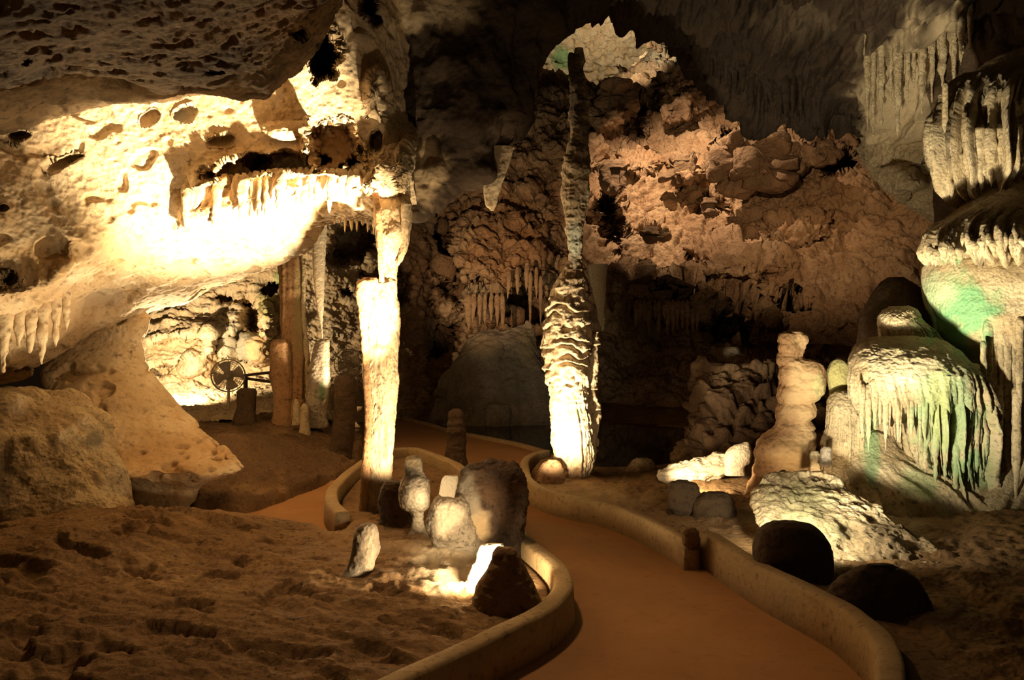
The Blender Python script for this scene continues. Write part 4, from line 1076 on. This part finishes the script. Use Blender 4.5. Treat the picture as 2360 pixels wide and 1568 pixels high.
single('flowstone_slope', [(1090, 1790, 1870, 6.62), (1102, 1760, 1910, 6.52), (1130, 1742, 1960, 6.3), (1160, 1736, 2010, 6.1), (1200, 1740, 2060, 5.85), (1240, 1760, 2120, 5.65), (1280, 1790, 2160, 5.45), (1320, 1800, 2180, 5.25), (1380, 1800, 2200, 5.1)], M_FLOW, 'rough pale rock slope lit from the left below the flowstone', 'rock',
       spec=[('rough', .05, 5, 5), ('billow', .02, (3, 3, 5)), ('pock', .04, 8, 2, .2)], seg=260, rings=200, tf=.34, seed=95,
       tints=[(1850, 1150, 90, 40, (.48, .50, .28), .6), (1880, 1220, 80, 40, (.50, .52, .30), .6), (2080, 1260, 120, 90, (.30, .22, .14), .7)])

# ================================================================= STALACTITES
# fringe of the lit arch
for i in range(30):
    t = i / 29
    px = 432 + t * 420
    y0 = 438 - 48 * math.sin(min(1, t * 1.15) * math.pi * .6) + 14 * t
    ln = rnd.uniform(40, 95) * (1.25 if t < .35 else 1.0) * (.6 if t > .8 else 1)
    o = spike(None, 'stalactite', px, y0, y0 + ln, rnd.uniform(14, 30), 7.1 + rnd.uniform(-.12, .1), M_PALE, 400 + i, curl=-8, seg=20, rings=34)
    tag(o, 'small curled pale stalactite in the row fringing the hollow of the lit arch', 'stalactite', 'stalactites fringing the lit arch', 'thing')
for i in range(9):
    px = 770 + i * 13
    o = spike(None, 'stalactite', px, 500, 500 + rnd.uniform(14, 44), rnd.uniform(6, 10), 7.9, M_PALE, 440 + i, seg=12, rings=18)
    tag(o, 'tiny pale stalactite hanging under the right end of the lit arch', 'stalactite', 'stalactites under the end of the arch', 'thing')
# long drapery at the far left
for i, (px, y0, y1, wd) in enumerate([(-30, 690, 850, 44), (12, 690, 860, 34), (44, 690, 800, 26), (72, 690, 815, 26), (100, 680, 840, 30), (128, 660, 800, 26), (152, 640, 770, 24)]):
    o = spike(None, 'stalactite', px, y0, y1, wd, 6.75 + .07 * i, M_PALE, 460 + i, seg=26, rings=50)
    tag(o, 'tan drapery stalactite in the curtain above the rock ledge at the left edge', 'stalactite', 'drapery above the left ledge', 'thing')
single('stalactite', [(340, 1118, 1186, 7.9, .7), (385, 1118, 1172, 7.85, .7), (420, 1115, 1160, 7.8, .7), (450, 1116, 1150, 7.8, .7), (475, 1121, 1143, 7.8, .7), (486, 1131, 1139, 7.8, .7)], M_PALE, 'pale lit stalactite at the bottom tip of the dark hanging rock mass', 'stalactite', spec=[('rough', .014, 9, 4)], seg=48, rings=70, seed=96)
single('stalactite', [(610, 1354, 1402, 17.0, .6), (650, 1362, 1398, 17.0, .6), (700, 1372, 1396, 17.0, .6), (750, 1382, 1394, 17.0, .6), (764, 1388, 1392, 17.0, .6)], M_FLOW, 'long tan stalactite hanging just right of the ribbed column', 'stalactite', spec=[('fbm', .06, (4, 4, .5), 3), ('rough', .03, 4, 4)], seg=48, rings=90, seed=97,
       tints=[(1380, 680, 50, 100, (.46, .30, .15), .6)])
for i, (px, y0, y1, wd) in enumerate([(1078, 690, 765, 20), (1092, 690, 745, 14), (1106, 690, 752, 12), (1118, 690, 750, 10), (1132, 690, 742, 12), (1146, 690, 752, 14), (1158, 690, 770, 12), (1222, 640, 760, 10), (1172, 640, 690, 12), (1192, 630, 680, 12), (1214, 620, 672, 12), (1236, 630, 690, 10), (1246, 650, 755, 10)]):
    o = spike(None, 'stalactite', px, y0, y1, wd, 18.6, M_RUB, 480 + i, seg=14, rings=26)
    tag(o, 'thin brown stalactite in the curtain above the far flowstone mound', 'stalactite', 'curtain above the far mound', 'thing')
for i in range(15):
    px = 1465 + i * 11 + rnd.uniform(-3, 3)
    o = spike(None, 'stalactite', px, 705, rnd.uniform(735, 775), rnd.uniform(9, 18), 19.0, M_RUB, 500 + i, seg=12, rings=22)
    tag(o, 'thin tan stalactite in the row low on the back wall right of the ribbed column', 'stalactite', 'row of stalactites low on the back wall', 'thing')
for i in range(26):
    px = 1640 + i * 14.5 + rnd.uniform(-5, 5)
    yb = np.interp(px, [1640, 1700, 1760, 1850, 1920, 2010], [190, 245, 285, 300, 280, 290])
    o = spike(None, 'stalactite', px, yb - 130, yb + rnd.uniform(-40, 14), rnd.uniform(12, 24), 12.1 - .02 * i, M_SHADED, 520 + i, seg=14, rings=40)
    tag(o, 'dark stalactite hanging from the roof at the upper right', 'stalactite', 'dark stalactites of the right roof', 'thing')
for i, (px, y0, y1, wd) in enumerate([(2000, -90, 300, 20), (2014, -60, 340, 14), (2030, -90, 290, 24), (2052, -90, 250, 16), (2070, -60, 320, 26), (2094, -90, 240, 18), (2108, -60, 215, 15), (2126, -90, 262, 26), (2150, -90, 236, 18), (2172, -60, 216, 26), (2198, -90, 200, 18), (2216, -60, 150, 24), (2240, -90, 110, 26)]):
    o = spike(None, 'stalactite', px, y0, y1, wd, 10.55 - .10 * i, M_FLOW, 560 + i, seg=20, rings=80)
    tag(o, 'pale stalactite in the cluster hanging above the green flowstone', 'stalactite', 'pale stalactites above the flowstone', 'thing')

# ================================================================= FAR SIDE
root = thing('flowstone_mound', P(1150, 985, 17.3), 'dim grey-green flowstone mound with a pointed top across the pond', 'flowstone')
loft('mound', [(738, 1210, 1218, 17.6), (745, 1200, 1226, 17.6), (765, 1160, 1232, 17.5), (790, 1112, 1240, 17.4), (820, 1062, 1252, 17.3), (850, 1035, 1268, 17.2), (890, 1012, 1290, 17.1), (930, 1000, 1300, 17.1), (975, 985, 1310, 17.1), (1000, 980, 1310, 17.1)], M_GREY,
     [('rough', .14, 1.6, 5), ('fbm', .14, (2, 2, .5), 3)], 200, 160, tf=.4, parent=root, seed=101, tints=[(1215, 800, 30, 60, (.48, .38, .22), .8), (1090, 800, 40, 40, (.44, .38, .28), .8), (1150, 880, 140, 60, (.22, .20, .15), .6)])
loft('shoulder_hump', [(760, 1128, 1150, 17.9), (768, 1100, 1165, 17.7), (790, 1076, 1170, 17.4), (830, 1056, 1170, 17.2), (880, 1040, 1180, 17.1), (980, 1030, 1180, 17.1)], M_GREY, [('rough', .12, 2, 5)], 110, 100, parent=root, seed=102,
     tints=[(1110, 800, 40, 30, (.50, .40, .26), .8)])
single('stone_slab', [(893, 1040, 1058, 16.8, .6), (900, 1004, 1060, 16.8, .6), (912, 1000, 1050, 16.8, .6), (920, 1004, 1030, 16.8, .6), (950, 996, 1040, 16.8, .6), (985, 990, 1050, 16.8, .6)], M_GREY, 'pale angular slab on the far shore left of the mound', 'stone', spec=[('rough', .06, 4, 4)], seg=60, rings=60, seed=103)
single('boulder', [(928, 1128, 1148, 16.6), (932, 1122, 1174, 16.6), (950, 1116, 1178, 16.6), (970, 1116, 1178, 16.6), (990, 1116, 1178, 16.6)], M_GREY, 'blocky grey boulder at the water edge mirrored in the pond', 'rock', spec=[('rough', .05, 4, 4)], seg=60, rings=50, nsup=4, seed=104)
single('boulder', [(944, 1184, 1194, 16.7), (948, 1178, 1206, 16.7), (962, 1176, 1212, 16.7), (985, 1176, 1212, 16.7)], M_GREY, 'small rounded rock right of the blocky boulder on the far shore', 'rock', spec=[('rough', .04, 4, 4)], seg=40, rings=36, seed=105)
single('boulder', [(932, 1068, 1090, 16.8), (938, 1058, 1106, 16.8), (955, 1052, 1116, 16.8), (985, 1046, 1118, 16.8)], M_GREY, 'low flat rock left of the blocky boulder on the far shore', 'rock', spec=[('rough', .06, 3, 4)], seg=60, rings=40, seed=106)
# boulders caught in the far rubble slope
rb = [(1742, 372, 190, 140, 21.3, 'biggest dark block embedded in the rubble slope under the right roof'), (1572, 392, 92, 84, 22.9, 'dark blocky boulder left of the biggest block on the rubble slope'), (1500, 545, 80, 50, 21.0, 'mid-sized boulder low in the middle of the rubble slope'),
      (1432, 235, 110, 100, 25.4, 'dark boulder just under the bright opening at the top'), (1556, 262, 70, 50, 24.6, 'small boulder below the row of spikes on the far ridge'), (1636, 480, 72, 60, 21.6, 'dark boulder below the blocky boulder in the rubble'),
      (1420, 410, 66, 80, 22.4, 'rust-brown boulder right of the ribbed column upper shaft'), (1905, 355, 110, 60, 20.2, 'flat dark boulder right of the biggest block')]
for i, (cx, cy, wd, ht, D, lab) in enumerate(rb):
    s = [(cy - ht * .5, cx - wd * .22, cx + wd * .2, D), (cy - ht * .44, cx - wd * .40, cx + wd * .36, D), (cy - ht * .15, cx - wd * .5, cx + wd * .47, D), (cy + ht * .2, cx - wd * .48, cx + wd * .5, D), (cy + ht * .42, cx - wd * .36, cx + wd * .42, D), (cy + ht * .5, cx - wd * .2, cx + wd * .2, D)]
    single('boulder', s, M_RUB, lab, 'rock', 'boulders in the far rubble slope', spec=[('cell', .35, .9), ('rough', .16, 1.6, 5)], seg=90, rings=70, nsup=3, seed=110 + i, tints=[(cx, cy, wd, ht, (.15, .095, .055), .9)])
# spikes on the far ridge
for i, (px, y0, y1, wd) in enumerate([(1497, 64, 100, 14), (1520, 82, 110, 12), (1542, 90, 124, 10), (1562, 98, 134, 12), (1585, 120, 160, 10), (1616, 122, 178, 24), (1644, 156, 196, 16), (1662, 184, 222, 20), (1674, 188, 224, 14), (1695, 194, 226, 16), (1508, 78, 104, 10), (1602, 138, 168, 12)]):
    D = 28.2
    o = loft('stalagmite', [(y0, px - 1, px + 1, D), (y0 + (y1 - y0) * .3, px - wd * .2, px + wd * .2, D), (y0 + (y1 - y0) * .7, px - wd * .4, px + wd * .4, D), (y1 + 10, px - wd * .6, px + wd * .6, D)], M_RUB, [('rough', .08, 3, 3)], 18, 30, seed=600 + i)
    tag(o, 'small pointed stalagmite on the skyline ridge below the bright opening', 'stalagmite', 'stalagmites on the far ridge', 'thing')

# ================================================================= FANS AND RAIL
def disc_ring(c, ux, uy, r, t, n=40):
    pts = [c + ux * (r * math.cos(2 * math.pi * k / n)) + uy * (r * math.sin(2 * math.pi * k / n)) for k in range(n + 1)]
    return tube('r', pts, t, None, seg=5)


def merge(parts):
    V, Q, T, k = [], [], [], 0
    for v, q, t in parts:
        V.append(v)
        Q.append(q + k)
        T.append(t + k)
        k += len(v)
    return np.concatenate(V), np.concatenate(Q), np.concatenate(T)


def put(name, geo, mat, parent):
    return place(name, geo[0], geo[1], geo[2], mat, parent)


def fan(px, py, D, rpx, yaw, label, floor_z):
    c = P(px, py, D)
    R = rpx / F * D
    base = Vector((c.x, c.y, floor_z))
    root = thing('pedestal_fan', base, label, 'fan', 'pedestal fans')
    fw = Vector((math.sin(yaw), -math.cos(yaw), 0))
    ux = Vector((math.cos(yaw), math.sin(yaw), 0))
    uz = Vector((0, 0, 1))
    back = c - fw * 0.10
    put('base', tube('b', [base, base + uz * .02, base + uz * .035, base + uz * .05], [R * .75, R * .75, R * .5, .03], None, seg=32), M_FAN, root)
    put('pole', tube('p', [base + uz * .03, Vector((back.x, back.y, c.z - R * .2))], .022, None, seg=14), M_FAN, root)
    put('motor', tube('m', [back - fw * .12, back - fw * .11, back - fw * .02, back + fw * .02], [.03, .075, .085, .05], None, seg=24), M_FAN, root)
    for nm, off, bul in (('front_grille', .055, .05), ('rear_grille', -.055, -.05)):
        g = []
        for k in range(1, 9):
            r = R * k / 8
            cc = c + fw * (off + bul * (1 - (k / 8) ** 2))
            g.append(disc_ring(cc, ux, uz, r, .0032 if k < 8 else .008))
        for k in range(20):
            a = 2 * math.pi * k / 20
            d = ux * math.cos(a) + uz * math.sin(a)
            g.append(tube('w', [c + fw * (off + bul * (1 - s * s)) + d * R * s for s in (.1, .4, .7, .9, 1)], .0028, None, seg=4))
        put(nm, merge(g), M_WIRE, root)
    put('hub', tube('h', [c - fw * .05, c + fw * .03, c + fw * .06, c + fw * .115], [.05, .055, .05, .02], None, seg=20), M_FAN, root)
    for k in range(4):
        a0 = 2 * math.pi * k / 4 + .3
        V = []
        nr, na = 8, 8
        for i in range(nr):
            r = R * (.16 + .72 * i / (nr - 1))
            for j in range(na):
                a = a0 + (j / (na - 1) - .5) * (1.15 - .25 * i / nr)
                p = c + (ux * math.cos(a) + uz * math.sin(a)) * r + fw * (.035 * (j / (na - 1) - .5))
                V.append(tuple(p))
        V = np.array(V)
        q = grid_faces(nr, na)
        o = place('blade', V, q, None, M_FAN, root)
        sm = o.modifiers.new('solid', 'SOLIDIFY')
        sm.thickness = .006
    return root


def gz(x, y):
    return float(ground_height(np.array([x]), np.array([y]))[0])


c = P(526, 866, 13.0)
fan(526, 866, 13.0, 37, .25, 'white pedestal fan on the left with its round cage before the bright chamber', gz(c.x, c.y))
c = P(803, 838, 13.0)
fan(803, 838, 13.0, 33, -.35, 'dim pedestal fan half hidden behind the brown stalagmite post', gz(c.x, c.y))
p0 = P(566, 868, 13.6)
root = thing('handrail', Vector((p0.x, p0.y, gz(p0.x, p0.y))), 'dark two-bar handrail between the left-hand fan and the dark reddish column', 'handrail')
put('upper_bar', tube('u', [P(560, 866, 13.6), P(640, 857, 13.6)], .024, None), M_WOOD, root)
put('lower_bar', tube('l', [P(556, 871, 13.6), P(640, 883, 13.6)], .024, None), M_WOOD, root)
put('post', tube('p', [Vector((p0.x, p0.y, gz(p0.x, p0.y) - .05)), P(566, 862, 13.6)], .035, None), M_WOOD, root)
p1 = P(640, 868, 13.6)
put('post', tube('p', [Vector((p1.x, p1.y, gz(p1.x, p1.y) - .05)), P(640, 850, 13.6)], .035, None), M_WOOD, root)
